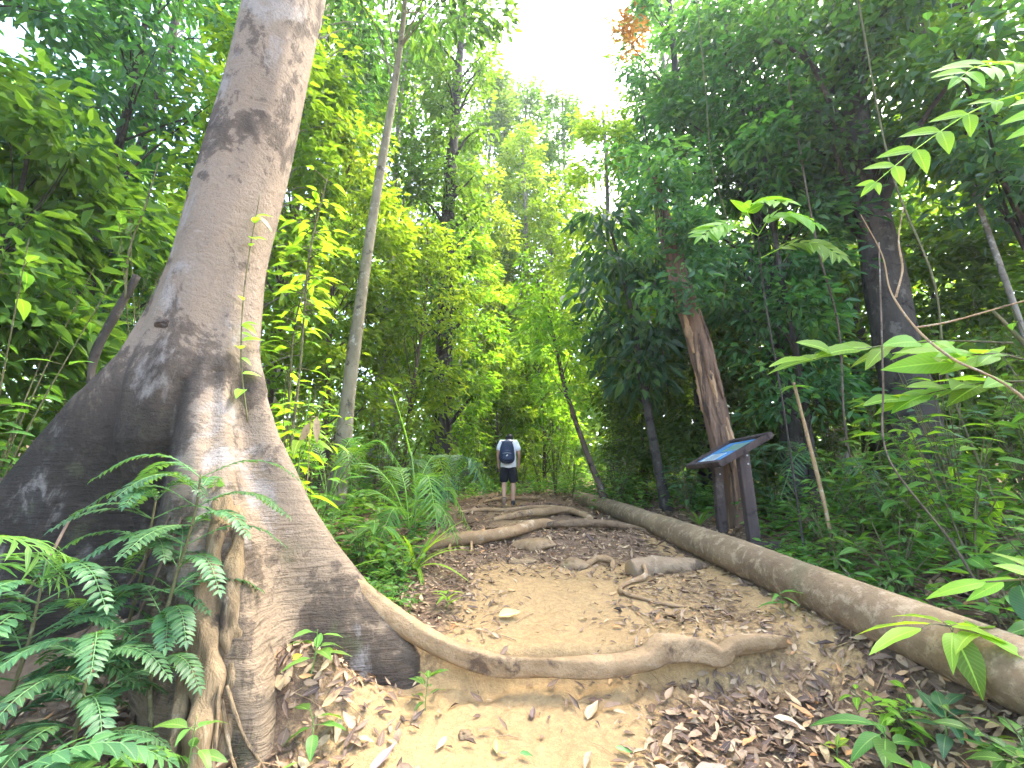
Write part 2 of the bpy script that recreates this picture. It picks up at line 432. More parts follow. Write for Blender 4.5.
    f = x.math('ADD', x.math('ADD', x.math('MULTIPLY', n2, .35), x.math('MULTIPLY', n5, .65)), x.math('MULTIPLY', dkA, .12))
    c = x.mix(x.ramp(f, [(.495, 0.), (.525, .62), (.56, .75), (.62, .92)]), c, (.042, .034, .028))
    c = x.mix(x.ramp(n4, [(.55, 0.), (.62, .75)]), c, (.27, .245, .215))
    c = x.mix(x.math('MULTIPLY', x.ramp(wf, [(.57, 0.), (.66, .38)]), lowf), c, (.07, .05, .034))
    c = x.mix(x.math('MULTIPLY', dkA, x.ramp(n2, [(.36, .95), (.50, .9), (.60, .35)])), c, (.026, .022, .017))  # bark stain and the hollow's shade, both put into the colour
    c = x.mix(x.ramp(n3, [(.55, 0.), (.70, .45)]), c, (.075, .06, .048))
    gr = x.math('MULTIPLY', x.ramp(x.noise(co, 4, 8, .7), [(.56, 0.), (.66, .7)]), lowf)
    c = x.mix(gr, c, (.09, .095, .045))
    x.base(c)
    hgt = x.math('ADD', x.math('ADD', x.math('MULTIPLY', x.noise(co, 17, 8, .7), .7), x.math('MULTIPLY', n3, .35)), x.math('ADD', x.math('MULTIPLY', wf, x.math('MULTIPLY', lowf, 1.5)), n2))
    x.bump(hgt, .9, .045)
    BT = x.m
    G = Geo(); G.add(V, Q)
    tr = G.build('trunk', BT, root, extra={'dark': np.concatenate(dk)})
    # scar of a lost branch
    G = Geo()
    u, v = np.meshgrid(np.linspace(0, np.pi, 12), np.linspace(0, 2 * np.pi, 18, endpoint=False), indexing='ij')
    P = np.stack([.075 * np.sin(u) * np.cos(v), .05 * np.cos(u), .045 * np.sin(u) * np.sin(v)], -1)
    P = P * (1 + .12 * np.sin(3 * v + 2 * u))[..., None]
    P = P.reshape(-1, 3) + np.array([.12, -.37, 2.46])
    i = np.arange(11)[:, None] * 18; j = np.arange(18)[None]
    Q2 = np.stack([i + j, i + (j + 1) % 18, i + 18 + (j + 1) % 18, i + 18 + j], -1).reshape(-1, 4)
    G.add(P, Q2); G.build('branch_scar', BM['brown'], root)
    off = np.array([TX, TY, 0])
    def rt(name, P, rad, seed, mat, n=60, sq=None, noise=.05, label=None):
        G = Geo(); P = np.array(P, float) - off
        tube(G, P, rad, 18, n, noise, sq=sq, seed=seed, sup=.5 if sq else 1)
        o = G.build(name, mat, root)
        if label: o['label'] = label
        return o
    RM = barkmat('worn_tan_root', (.22, .145, .075), (.33, .225, .12), (.10, .065, .04), (.38, .29, .18), 5, 1, 1.0, .56)
    RM2 = barkmat('strangler_root', (.15, .105, .058), (.24, .175, .10), (.065, .048, .034), (.32, .27, .18), 11, .07, 1.0, .53, True)
    rt('root', [(-1.7, 3.3, .98), (-1.28, 3.2, .76), (-.96, 3.15, .53), (-.53, 3.1, .30), (-.14, 3.06, .185), (.2, 3.03, .175), (.57, 3.04, .175), (.86, 3.07, .205), (1.0, 3.11, .26), (1.2, 3.1, .25), (1.33, 3.07, .22), (1.45, 3.1, .275), (1.74, 3.13, .29), (1.9, 3.3, .22)],
       [.05, .05, .052, .05, .05, .05, .052, .056, .064, .056, .05, .048, .036, .02], 1, RM, 190, (.9, 1.15), .10, 'long tan root crossing the whole path as a step')
    rt('root', [(-1.90, 2.93, 1.32), (-1.82, 2.80, 1.05), (-1.70, 2.62, .66), (-1.55, 2.47, .30), (-1.42, 2.33, -.04)], [.03, .058, .065, .072, .10], 2, RM2, 90, None, .2, 'thick strangler root column against the trunk front')
    rt('root', [(-1.79, 2.90, 1.15), (-1.70, 2.79, .95), (-1.56, 2.62, .62), (-1.47, 2.55, .36), (-1.36, 2.45, .02)], [.03, .05, .05, .052, .07], 3, RM2, 90, None, .2)
    rt('root', [(-1.84, 2.82, .9), (-1.75, 2.64, .6), (-1.66, 2.47, .3), (-1.56, 2.30, -.02)], [.02, .032, .03, .03], 4, RM2, 60, None, .2)
    rt('root', [(-1.86, 2.88, 1.2), (-1.74, 2.68, .8), (-1.60, 2.52, .45), (-1.50, 2.36, .1), (-1.47, 2.28, -.04)], [.02, .03, .03, .035, .04], 5, RM2, 70, None, .2)
    for k, (dx, dy) in enumerate([(-.12, -.16), (.0, -.22), (.12, -.16), (.24, -.04), (-.2, -.06), (.34, .06), (.06, -.1), (-.06, -.2)]):
        b = np.array([-1.47 + .15 * dx, 2.42, .26 + .03 * (k % 3)]); e = np.array([-1.42 + dx * .8, 2.34 + dy * .7, 0]); e[2] = g1(e[0], e[1]) - .02
        rt('rootlet', [b, b * .6 + e * .4 + np.array([.01, .0, -.06]), e], [.009, .008, .005], 10 + k, RM2, 20, None, .15)
    for k, (P, r0) in enumerate([([(-2.35, 2.15, g1(-2.35, 2.15)), (-2.2, 2.3, .42), (-2.05, 2.5, .8), (-2.15, 2.85, 1.15)], .006), ([(-1.7, 2.25, .16), (-1.85, 2.25, .2), (-1.95, 2.32, .32), (-1.96, 2.5, .7), (-2.02, 2.75, 1.1)], .006), ([(-2.5, 1.9, .1), (-2.45, 2.05, .4), (-2.5, 2.4, .75), (-2.7, 2.75, 1.1)], .007)]):
        rt('rootlet', P, r0, 20 + k, BM['brown'], 30, None, .12)
    # limbs and crown, far above the frame
    G = Geo(); C = Geo()
    r = np.random.default_rng(5)
    for k in range(11):
        a = r.uniform(0, 6.28); z0 = r.uniform(11, 14); ln = r.uniform(3, 5)
        e = np.array([.062 * z0 + ln * np.cos(a), ln * np.sin(a), z0 + r.uniform(1, 4)]); b = np.array([.062 * z0, 0, z0])
        tube(G, [b, (b + e) / 2 + [0, 0, .4], e], [.16, .1, .03], 8, 10)
        for q in range(8):
            c = b + (e - b) * r.uniform(.5, 1.1) + r.normal(0, .6, 3); n = 90
            P = c + r.normal(0, 1, (n, 3)) * [.6, .6, .35]
            leaves_lo(C, P, r.normal(0, 1, (n, 3)) + [0, 0, -.3], r.normal(0, .5, (n, 3)) + [0, 0, 1], r.uniform(.14, .24, n), .1)
    G.build('limb', BM['grey'], root); C.build('crown', LM['mid'], root, False)
bigtree()

# ------------------------------------------------------------------ generic trees
def cloud(C, c, rad, n, L, rr, wr=.45, droop=.4, out=None, flat=.6):
    d = unit(rr.normal(0, 1, (n, 3))); q = rr.random(n) ** .45
    P = c + d * q[:, None] * rad * np.array([1, 1, flat])
    D = d * .8 + rr.normal(0, .55, (n, 3)); D[:, 2] = D[:, 2] * .5 - droop
    if out is not None: D += out * .5
    N = rr.normal(0, .45, (n, 3)) + [0, 0, 1]
    Ls = L * rr.uniform(.65, 1.25, n)
    base = rr.random()
    leaves_lo(C, P, D, N, Ls, Ls * wr, .22, np.clip(rr.random(n) * .55 + base * .45, 0, 1))
def tree(name, label, cat, x, y, h, r0, lean, cb, ct, Rc, ncl, nl, L, lm, bark, seed, prof='oval', wr=.45, droop=.4, crad=.55, group=None, bend=.15, zoff=0):
    rr = np.random.default_rng(seed)
    z0 = g1(x, y) - .05
    cap = 1.42 * y + 1.6
    if ct > cap: ncl = int(ncl * (cap - cb) / (ct - cb)) + 4; h = min(h, cap + .6); ct = cap
    root = thing(name, label, cat, (x, y, z0), group)
    k = 9; t = np.linspace(0, 1, k)
    px = lean[0] * h * t + bend * np.sin(t * rr.uniform(3, 6) + rr.uniform(0, 6)) * t; py = lean[1] * h * t + bend * np.sin(t * rr.uniform(3, 6) + rr.uniform(0, 6)) * t
    P = np.stack([px, py, h * t], 1)
    rad = r0 * (1 - .72 * t); rad[0] *= 1.35
    G = Geo(); tube(G, P, rad, 12, 40, .05, seed=seed)
    sp = spline(P, 60)
    C = Geo()
    for i in range(ncl):
        f = (i + rr.random()) / ncl
        z = cb + (ct - cb) * f
        tr = np.array([np.interp(z, sp[:, 2], sp[:, 0]), np.interp(z, sp[:, 2], sp[:, 1]), min(z, h)])
        s = {'oval': math.sin(math.pi * (.12 + .8 * f)) ** .7, 'column': .9 + .1 * math.sin(f * 20), 'top': .35 + .65 * f * (1 if f < .8 else (1 - f) / .2 * .6 + .4), 'cone': 1.05 - .8 * f}[prof]
        a = rr.uniform(0, 2 * np.pi); q = math.sqrt(rr.uniform(.08, 1))
        c = tr + np.array([math.cos(a), math.sin(a), 0]) * Rc * s * q + np.array([0, 0, (z - tr[2]) + rr.normal(0, .25)])
        if i % 2 == 0:
            zb = max(cb * .7, z - Rc * .6 * q - .3)
            zb = min(zb, h * .97)
            b = np.array([np.interp(zb, sp[:, 2], sp[:, 0]), np.interp(zb, sp[:, 2], sp[:, 1]), zb])
            rb = max(.008, np.interp(zb, sp[:, 2], np.interp(np.linspace(0, 1, 60), t, rad)) * .33)
            m = (b + c) / 2 + np.array([0, 0, .12 * Rc]) + rr.normal(0, .08, 3)
            tube(G, [b, m, c], [rb, rb * .6, rb * .2], 5, 7, cap=False)
        out = np.array([math.cos(a), math.sin(a), 0])
        cloud(C, c, crad * rr.uniform(.7, 1.3), nl, L, rr, wr, droop, out)
    G.build('trunk', BM[bark], root); C.build('crown', LM[lm], root, False)
    return root

T = [
 # left of the path
 ('slender_tree', 'slim pale mossy trunk leaning right between the buttress tree and the vine-wrapped trunk', -2.78, 7.0, 21, .13, (.042, .0), 9.5, 20, 2.1, 60, 85, .19, 'dark', 'mossy', 'oval', .45, .4, .6),
 ('vine_covered_tree', 'dark trunk wrapped in leafy climbers on the left edge of the sky gap', -2.0, 12.0, 25, .30, (.008, 0), 2.5, 24, 1.25, 100, 80, .17, 'mid', 'dark', 'column', .5, .5, .5),
 ('understory_tree', 'bushy yellow green tree right behind the slim pale trunk', -3.7, 8.6, 8.5, .07, (-.02, 0), 1.0, 8.5, 1.5, 60, 80, .16, 'bright', 'brown', 'oval', .42, .4, .5),
 ('understory_tree', 'tall bright green tree seen just right of the buttress tree trunk', -4.9, 7.2, 10, .09, (.03, 0), 1.6, 10, 1.7, 60, 80, .18, 'bright', 'grey', 'oval', .42, .4, .5),
 ('understory_tree', 'low yellow green tree overhanging the path left of the walker', -2.5, 10.0, 7, .06, (.05, 0), .8, 7, 1.15, 50, 80, .15, 'bright', 'brown', 'oval', .42, .4, .45),
 ('understory_tree', 'soft light green tree rising behind the vine-wrapped trunk', -1.9, 14.6, 11, .09, (0, 0), 1, 10.5, 1.45, 55, 80, .18, 'bright', 'grey', 'oval', .42, .4, .5),
 ('forest_tree', 'mid green tree with layered crown behind the slim pale trunk', -4.2, 13, 17, .16, (.02, 0), 4, 17, 2.3, 70, 80, .2, 'mid', 'grey', 'oval', .45, .4, .65),
 ('forest_tree', 'yellow green round-crowned tree glowing far behind the buttress tree', -6.4, 11, 15, .16, (.02, 0), 3, 15, 2.4, 60, 80, .2, 'bright', 'brown', 'oval', .42, .4, .65),
 ('forest_tree', 'light green tree leaning over the far path from its left side', -1.9, 18, 15, .14, (.03, 0), 2, 15, 1.6, 60, 70, .2, 'bright', 'grey', 'oval', .42, .4, .6),
 ('forest_tree', 'broad mid green tree deep in the wood left of the path', -5.0, 18, 22, .22, (0, 0), 4, 22, 3.0, 80, 70, .25, 'mid', 'grey', 'oval', .45, .4, .8),
 ('forest_tree', 'tall pale crowned tree far left beyond the yellow green trees', -8.5, 15, 24, .24, (.0, 0), 6, 24, 3.2, 80, 70, .25, 'mid', 'pale', 'oval', .45, .4, .8),
 ('understory_tree', 'dark crowned tree with drooping leaves behind the left buttress', -6.0, 5.7, 10, .10, (-.03, 0), 2.4, 10, 1.7, 70, 75, .17, 'blue', 'dark', 'oval', .42, .5, .5),
 ('forest_tree', 'dense blue green tree filling the upper left corner', -7.6, 4.6, 13, .14, (.02, 0), 3.0, 13, 2.0, 80, 75, .19, 'blue', 'dark', 'oval', .42, .45, .55),
 ('forest_tree', 'hazy grey trunk leaning right behind the top of the buttress tree', -5.9, 8.6, 20, .17, (.09, 0), 8, 20, 2.2, 70, 75, .2, 'dark', 'pale', 'oval', .42, .45, .6),
 ('forest_tree', 'dark straight tree left of the hazy leaning trunk', -8.3, 8, 18, .17, (.03, 0), 3, 17, 2.4, 80, 75, .2, 'dark', 'dark', 'oval', .42, .45, .6),
 ('understory_tree', 'low mid green tree between the left frame edge and the buttress', -5.6, 4.1, 5, .05, (0, 0), 1.2, 4.8, 1.3, 46, 75, .2, 'mid', 'dark', 'oval', .42, .45, .42),
 # far end
 ('forest_tree', 'hazy green tree standing in the middle of the sky gap', .9, 27, 28, .24, (0, 0), 3, 28.5, 2.8, 120, 75, .32, 'mid', 'grey', 'oval', .5, .4, .8),
 ('forest_tree', 'mid green tree left of the middle of the sky gap', -1.6, 24, 26, .22, (.01, 0), 3, 26.5, 2.3, 110, 75, .3, 'mid', 'grey', 'oval', .5, .4, .75),
 ('forest_tree', 'thin topped tree right of the middle of the sky gap', 3.4, 25, 27, .2, (.01, 0), 3, 26, 2.0, 90, 65, .28, 'mid', 'grey', 'oval', .5, .4, .7),
 ('forest_tree', 'bright dense tree closing the bottom of the sky gap', .7, 21.5, 20, .2, (.0, 0), 2, 20, 2.1, 100, 75, .22, 'bright', 'grey', 'oval', .45, .4, .65),
 ('forest_tree', 'small far tree low behind the walker with yellow green leaves', 1.3, 17.5, 7, .08, (-.02, 0), .6, 7, 1.6, 60, 75, .17, 'bright', 'brown', 'oval', .45, .4, .5),
 ('understory_tree', 'leafy young tree closing the path right behind the walker', -.5, 16, 5, .06, (0, 0), .3, 5, 1.3, 55, 75, .15, 'bright', 'brown', 'oval', .45, .4, .45),
 ('forest_tree', 'yellow green tree at the far bend right of the walker', 2.2, 21, 15, .15, (0, 0), 2, 15, 2.0, 70, 70, .22, 'bright', 'grey', 'oval', .45, .4, .65),
 ('forest_tree', 'yellow green tree at the far bend left of the walker', -.6, 20.5, 11, .12, (0, 0), 1, 11, 1.6, 60, 70, .2, 'bright', 'grey', 'oval', .45, .4, .6),
 # right of the path
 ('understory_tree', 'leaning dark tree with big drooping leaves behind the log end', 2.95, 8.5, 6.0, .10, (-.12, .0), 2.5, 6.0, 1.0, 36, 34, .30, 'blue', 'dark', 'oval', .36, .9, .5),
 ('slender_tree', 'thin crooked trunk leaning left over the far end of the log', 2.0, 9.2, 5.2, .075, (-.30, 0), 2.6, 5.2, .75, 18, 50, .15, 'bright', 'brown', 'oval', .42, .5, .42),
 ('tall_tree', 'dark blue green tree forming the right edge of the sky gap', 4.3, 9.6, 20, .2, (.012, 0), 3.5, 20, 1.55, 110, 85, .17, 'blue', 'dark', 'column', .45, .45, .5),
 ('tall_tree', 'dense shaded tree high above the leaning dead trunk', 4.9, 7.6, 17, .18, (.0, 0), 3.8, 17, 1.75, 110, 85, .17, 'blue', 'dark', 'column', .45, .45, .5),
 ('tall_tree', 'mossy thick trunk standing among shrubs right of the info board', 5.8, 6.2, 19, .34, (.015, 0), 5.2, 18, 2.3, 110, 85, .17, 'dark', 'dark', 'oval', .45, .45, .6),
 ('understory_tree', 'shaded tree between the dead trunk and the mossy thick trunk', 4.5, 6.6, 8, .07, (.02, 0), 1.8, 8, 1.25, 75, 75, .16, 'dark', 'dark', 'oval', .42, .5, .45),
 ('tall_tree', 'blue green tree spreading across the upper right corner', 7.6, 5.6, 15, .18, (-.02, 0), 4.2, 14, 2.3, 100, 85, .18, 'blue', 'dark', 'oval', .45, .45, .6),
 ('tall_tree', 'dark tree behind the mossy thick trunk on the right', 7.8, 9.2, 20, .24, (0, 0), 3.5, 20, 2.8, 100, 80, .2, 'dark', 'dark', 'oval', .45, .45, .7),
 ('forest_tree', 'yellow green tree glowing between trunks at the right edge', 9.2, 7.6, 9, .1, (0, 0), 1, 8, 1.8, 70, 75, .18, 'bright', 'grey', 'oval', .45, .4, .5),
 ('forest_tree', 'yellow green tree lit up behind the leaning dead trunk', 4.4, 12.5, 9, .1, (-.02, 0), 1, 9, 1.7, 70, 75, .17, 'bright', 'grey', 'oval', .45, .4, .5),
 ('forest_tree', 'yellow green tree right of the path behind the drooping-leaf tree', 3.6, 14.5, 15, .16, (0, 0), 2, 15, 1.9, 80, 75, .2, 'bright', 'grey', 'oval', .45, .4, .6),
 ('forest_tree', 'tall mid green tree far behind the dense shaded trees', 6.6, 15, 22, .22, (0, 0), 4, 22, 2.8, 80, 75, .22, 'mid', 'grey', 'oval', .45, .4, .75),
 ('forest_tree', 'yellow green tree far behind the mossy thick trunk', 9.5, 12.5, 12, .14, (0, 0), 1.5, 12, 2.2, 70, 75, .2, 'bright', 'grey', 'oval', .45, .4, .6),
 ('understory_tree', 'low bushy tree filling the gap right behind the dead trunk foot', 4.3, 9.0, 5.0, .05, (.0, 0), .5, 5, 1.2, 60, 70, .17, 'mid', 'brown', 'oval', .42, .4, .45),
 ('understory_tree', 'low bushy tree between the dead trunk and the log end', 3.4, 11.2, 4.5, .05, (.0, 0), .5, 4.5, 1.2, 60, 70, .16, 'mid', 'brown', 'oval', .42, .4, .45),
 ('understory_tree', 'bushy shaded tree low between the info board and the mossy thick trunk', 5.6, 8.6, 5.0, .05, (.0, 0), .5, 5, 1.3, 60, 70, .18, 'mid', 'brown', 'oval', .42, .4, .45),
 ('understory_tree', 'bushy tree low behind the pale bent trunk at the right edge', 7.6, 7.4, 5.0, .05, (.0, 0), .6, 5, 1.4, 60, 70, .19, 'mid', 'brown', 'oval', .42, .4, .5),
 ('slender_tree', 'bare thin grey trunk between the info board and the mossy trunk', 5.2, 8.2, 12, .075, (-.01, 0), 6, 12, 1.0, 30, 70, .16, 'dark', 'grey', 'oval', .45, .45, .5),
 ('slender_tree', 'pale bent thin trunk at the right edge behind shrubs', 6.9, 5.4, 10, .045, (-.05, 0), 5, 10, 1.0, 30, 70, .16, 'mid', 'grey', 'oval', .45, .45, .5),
]
for i, t in enumerate(T):
    (nm, lab, x, y, h, r0, lean, cb, ct, Rc, ncl, nl, L, lm, bk, pf, wr, dr, crad) = t
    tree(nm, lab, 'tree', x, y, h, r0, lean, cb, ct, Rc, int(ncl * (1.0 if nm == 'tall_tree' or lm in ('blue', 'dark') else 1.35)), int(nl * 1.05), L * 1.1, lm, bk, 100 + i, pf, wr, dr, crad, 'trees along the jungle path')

# dead leaning trunk with torn bark
def dead_tree():
    x, y = 3.17, 6.3; z0 = g1(x, y) - .1
    root = thing('dead_tree', 'dead reddish brown trunk with torn bark leaning left behind the info board', 'tree', (x, y, z0))
    P = np.array([(0, 0, 0), (-.05, 0, .8), (-.16, .02, 1.8), (-.30, .03, 2.8), (-.47, .03, 3.8), (-.66, .02, 5.0), (-.8, .02, 5.9)])
    G = Geo(); tube(G, P, [.22, .17, .165, .16, .145, .12, .08], 20, 60, .07, seed=4); G.build('trunk', BM['torn'], root)
    r = np.random.default_rng(8); WD = barkmat('bare_orange_wood', (.26, .15, .08), (.36, .23, .13), (.12, .08, .05), (.4, .3, .2), 7, .1, .8, .55, True)
    for k in range(14):
        a = -1.7 + r.normal(0, .9); z = r.uniform(1.0, 4.2); ln = r.uniform(.5, 1.1)
        d = np.array([math.cos(a), math.sin(a), 0]); w = r.uniform(.03, .06)
        at_ = lambda zz: np.array([np.interp(zz, P[:, 2], P[:, 0]), 0, zz])
        G = Geo(); tube(G, [at_(z) + d * .14, at_(z - ln * .5) + d * .15, at_(z - ln) + d * .155], [w * .4, w, w * .3], 7, 14, .2, seed=k); G.build('bark_flake', WD if k % 2 else BM['torn'], root)
    C = Geo(); rq = np.random.default_rng(18)
    for k in range(30):
        z = rq.uniform(3.3, 6.2); cloud(C, np.array([np.interp(z, P[:, 2], P[:, 0]) + rq.normal(.05, .3), rq.normal(-.2, .25), z]), .38, 45, .16, rq)
    C.build('creeper', LM['blue'], root, False)
dead_tree()

# ------------------------------------------------------------------ fallen log
def log():
    yy = [.3, 2.3, 3.7, 5.5, 8, 11.6]
    P = [(float(LX(y)), y, float(LZ(y))) for y in yy]; r = [.165, .165, .165, .162, .16, .15]
    root = thing('fallen_log', 'long straight fallen log lying along the right side of the path', 'log', (2.2, 5, .5))
    P = np.array(P) - [2.2, 5, .5]
    x = NT('lichen_log_bark'); x.rough(.88, .15)
    co = x.co('Object', (1, .45, 1)); n1 = x.noise(co, 3, 8, .65, .4); n2 = x.noise(x.co(), 11, 9, .7, .3); n3 = x.noise(x.co(), 60, 5, .7)
    c = x.mix(x.ramp(n1, [(.35, 0.), (.65, 1.)]), (.14, .095, .055), (.25, .175, .10))
    c = x.mix(x.ramp(n2, [(.50, 0.), (.62, .75)]), c, (.36, .275, .175))
    c = x.mix(x.ramp(n3, [(.55, 0.), (.7, .7)]), c, (.085, .065, .045))
    c = x.mix(x.ramp(x.noise(x.co(), 2.2, 6), [(.58, 0.), (.68, .45)]), c, (.10, .10, .05))
    x.base(c); x.bump(x.math('ADD', x.math('MULTIPLY', n2, 1.), x.math('MULTIPLY', n3, .5)), .8, .02)
    G = Geo(); tube(G, P, r, 36, 160, .022, seed=3, cap=False); G.build('log_body', x.m, root)
    G = Geo(); d = unit(P[-1] - P[-2]); tube(G, [P[-1] - d * .05, P[-1] + d * .004], [.150, .142], 36, None, 0); G.build('cut_end', plain('pale_cut_wood', (.42, .31, .17), .8, .2, 30), root)
    G = Geo(); d = unit(P[0] - P[1]); tube(G, [P[0] - d * .05, P[0] + d * .004], [.164, .156], 36, None, 0); G.build('cut_end', bpy.data.materials['pale_cut_wood'], root)
log()

# ------------------------------------------------------------------ info board
def box(G, c, s, rot=(0, 0, 0), bev=0.004):
    from mathutils import Euler
    hx, hy, hz = s[0] / 2, s[1] / 2, s[2] / 2
    import bmesh
    bm = bmesh.new(); bmesh.ops.create_cube(bm, size=1)
    bmesh.ops.scale(bm, vec=s, verts=bm.verts)
    if bev: bmesh.ops.bevel(bm, geom=bm.edges[:], offset=bev, segments=2, affect='EDGES')
    M = Euler(rot).to_matrix()
    bm.verts.ensure_lookup_table(); bmesh.ops.triangulate(bm, faces=bm.faces[:])
    V = [tuple(M @ v.co + Vector(c)) for v in bm.verts]; bm.verts.index_update()
    G.add(V, None, [[v.index for v in f.verts] for f in bm.faces]); bm.free()
def sign():
    z0 = .60
    root = thing('info_board', 'tilted blue information board on two dark timber posts', 'sign', (2.79, 5.65, z0))
    W = barkmat('weathered_dark_timber', (.045, .032, .03), (.085, .062, .055), (.03, .022, .02), (.13, .105, .09), 6, .15, .5)
    tilt = -R(28)
    for yy, s, top in ((-.40, .125, 1.085), (.33, .115, .98)):
        zb = g1(2.79, 5.65 + yy) - z0 - .15
        G = Geo(); box(G, (0, yy, (top + zb) / 2), (s, s * .8, top - zb), (0, -.015 if yy < 0 else .02, 0), .006)
        p = G.build('post', W, root, False)
        G = Geo()
        for k in range(2):
            tube(G, [(.02, yy - s * .4 - .006, top - .06 - .1 * k), (.02, yy - s * .4 + .004, top - .06 - .1 * k)], .011, 10)
        G.build('bolt', plain('grey_bolt_steel', (.35, .35, .36), .4, .5), p, False)
    cz = 1.09
    rot = (0, tilt, 0)
    def q(u, v, w):  # board local -> root local
        return (math.cos(tilt) * u + math.sin(tilt) * w, v, cz - math.sin(tilt) * u + math.cos(tilt) * w)
    G = Geo(); box(G, q(.0, 0, -.015), (.74, .98, .035), rot, .004); G.build('backing', W, root, False)
    G = Geo()
    for u in (-.35, .35): box(G, q(u, 0, .012), (.075, 1.0, .058), rot, .006)
    for v in (-.46, .46): box(G, q(0, v, .0135), (.622, .075, .055), rot, .006)
    G.build('frame', W, root, False)
    # printed sheet: blue field, pale panels and dark text bars
    x = NT('faded_blue_print'); x.rough(.25, .5)
    co = x.n('ShaderNodeTexCoord').outputs['Object']; sep = x.n('ShaderNodeSeparateXYZ'); x.l(co, sep.inputs[0])
    n = x.noise(co, 5, 6)
    c = x.mix(n, (.05, .23, .50), (.13, .36, .62))
    c = x.mix(x.ramp(x.noise(co, 40, 4), [(.55, 0.), (.75, .4)]), c, (.35, .45, .5))
    x.base(c)
    G = Geo(); box(G, q(0, 0, .006), (.622, .842, .006), rot, 0); sh = G.build('print_sheet', x.m, root, False)
    pale = plain('faded_pale_print', (.55, .62, .62), .3, .5)
    G = Geo(); box(G, q(-.16, .12, .0105), (.24, .42, .002), rot, 0); G.build('text_panel', pale, sh, False).matrix_parent_inverse.identity()
    G = Geo()
    r = np.random.default_rng(2)
    for k in range(9):
        ln = r.uniform(.26, .37); box(G, q(-.06 - .024 * k, .12 - (.37 - ln) / 2, .0125), (.008, ln, .001), rot, 0)
    G.build('text_line', plain('grey_print_ink', (.16, .2, .24), .5), sh, False)
    G = Geo(); box(G, q(.12, -.08, .0105), (.22, .5, .002), rot, 0); G.build('photo_panel', plain('faded_green_print', (.12, .26, .22), .3, .5, 8, .6), sh, False)
    G = Geo(); zb = g1(2.9, 5.25) - z0
    box(G, (.13, -.42, zb + .07), (.42, .17, .085), (0, .03, .12), .008); G.build('base_plank', W, root, False)
sign()

# ------------------------------------------------------------------ person
def skin(name, verts, edges, mat, parent, sub=2, rootv=0):
    me = bpy.data.meshes.new(name); me.from_pydata([v[:3] for v in verts], [], [])
    me.edges.add(len(edges)); me.edges.foreach_set('vertices', np.array(edges, np.int32).ravel()); me.update()
    o = bpy.data.objects.new(name, me); COL.objects.link(o)
    o.modifiers.new('s', 'SKIN'); m2 = o.modifiers.new('d', 'SUBSURF'); m2.levels = sub; m2.render_levels = sub
    if not me.skin_vertices: 
        bpy.context.view_layer.objects.active = o
    sv = me.skin_vertices[0].data
    for i, v in enumerate(verts):
        r = v[3]; sv[i].radius = r if isinstance(r, tuple) else (r, r); sv[i].use_root = (i == rootv)
    bpy.context.view_layer.update()
    dg = bpy.context.evaluated_depsgraph_get()
    nm = bpy.data.meshes.new_from_object(o.evaluated_get(dg))
    bpy.data.objects.remove(o)
    nm.name = name; nm.materials.clear(); nm.materials.append(mat)
    nm.polygons.foreach_set('use_smooth', np.ones(len(nm.polygons), bool))
    o = bpy.data.objects.new(name, nm); COL.objects.link(o); o.parent = parent
    return o
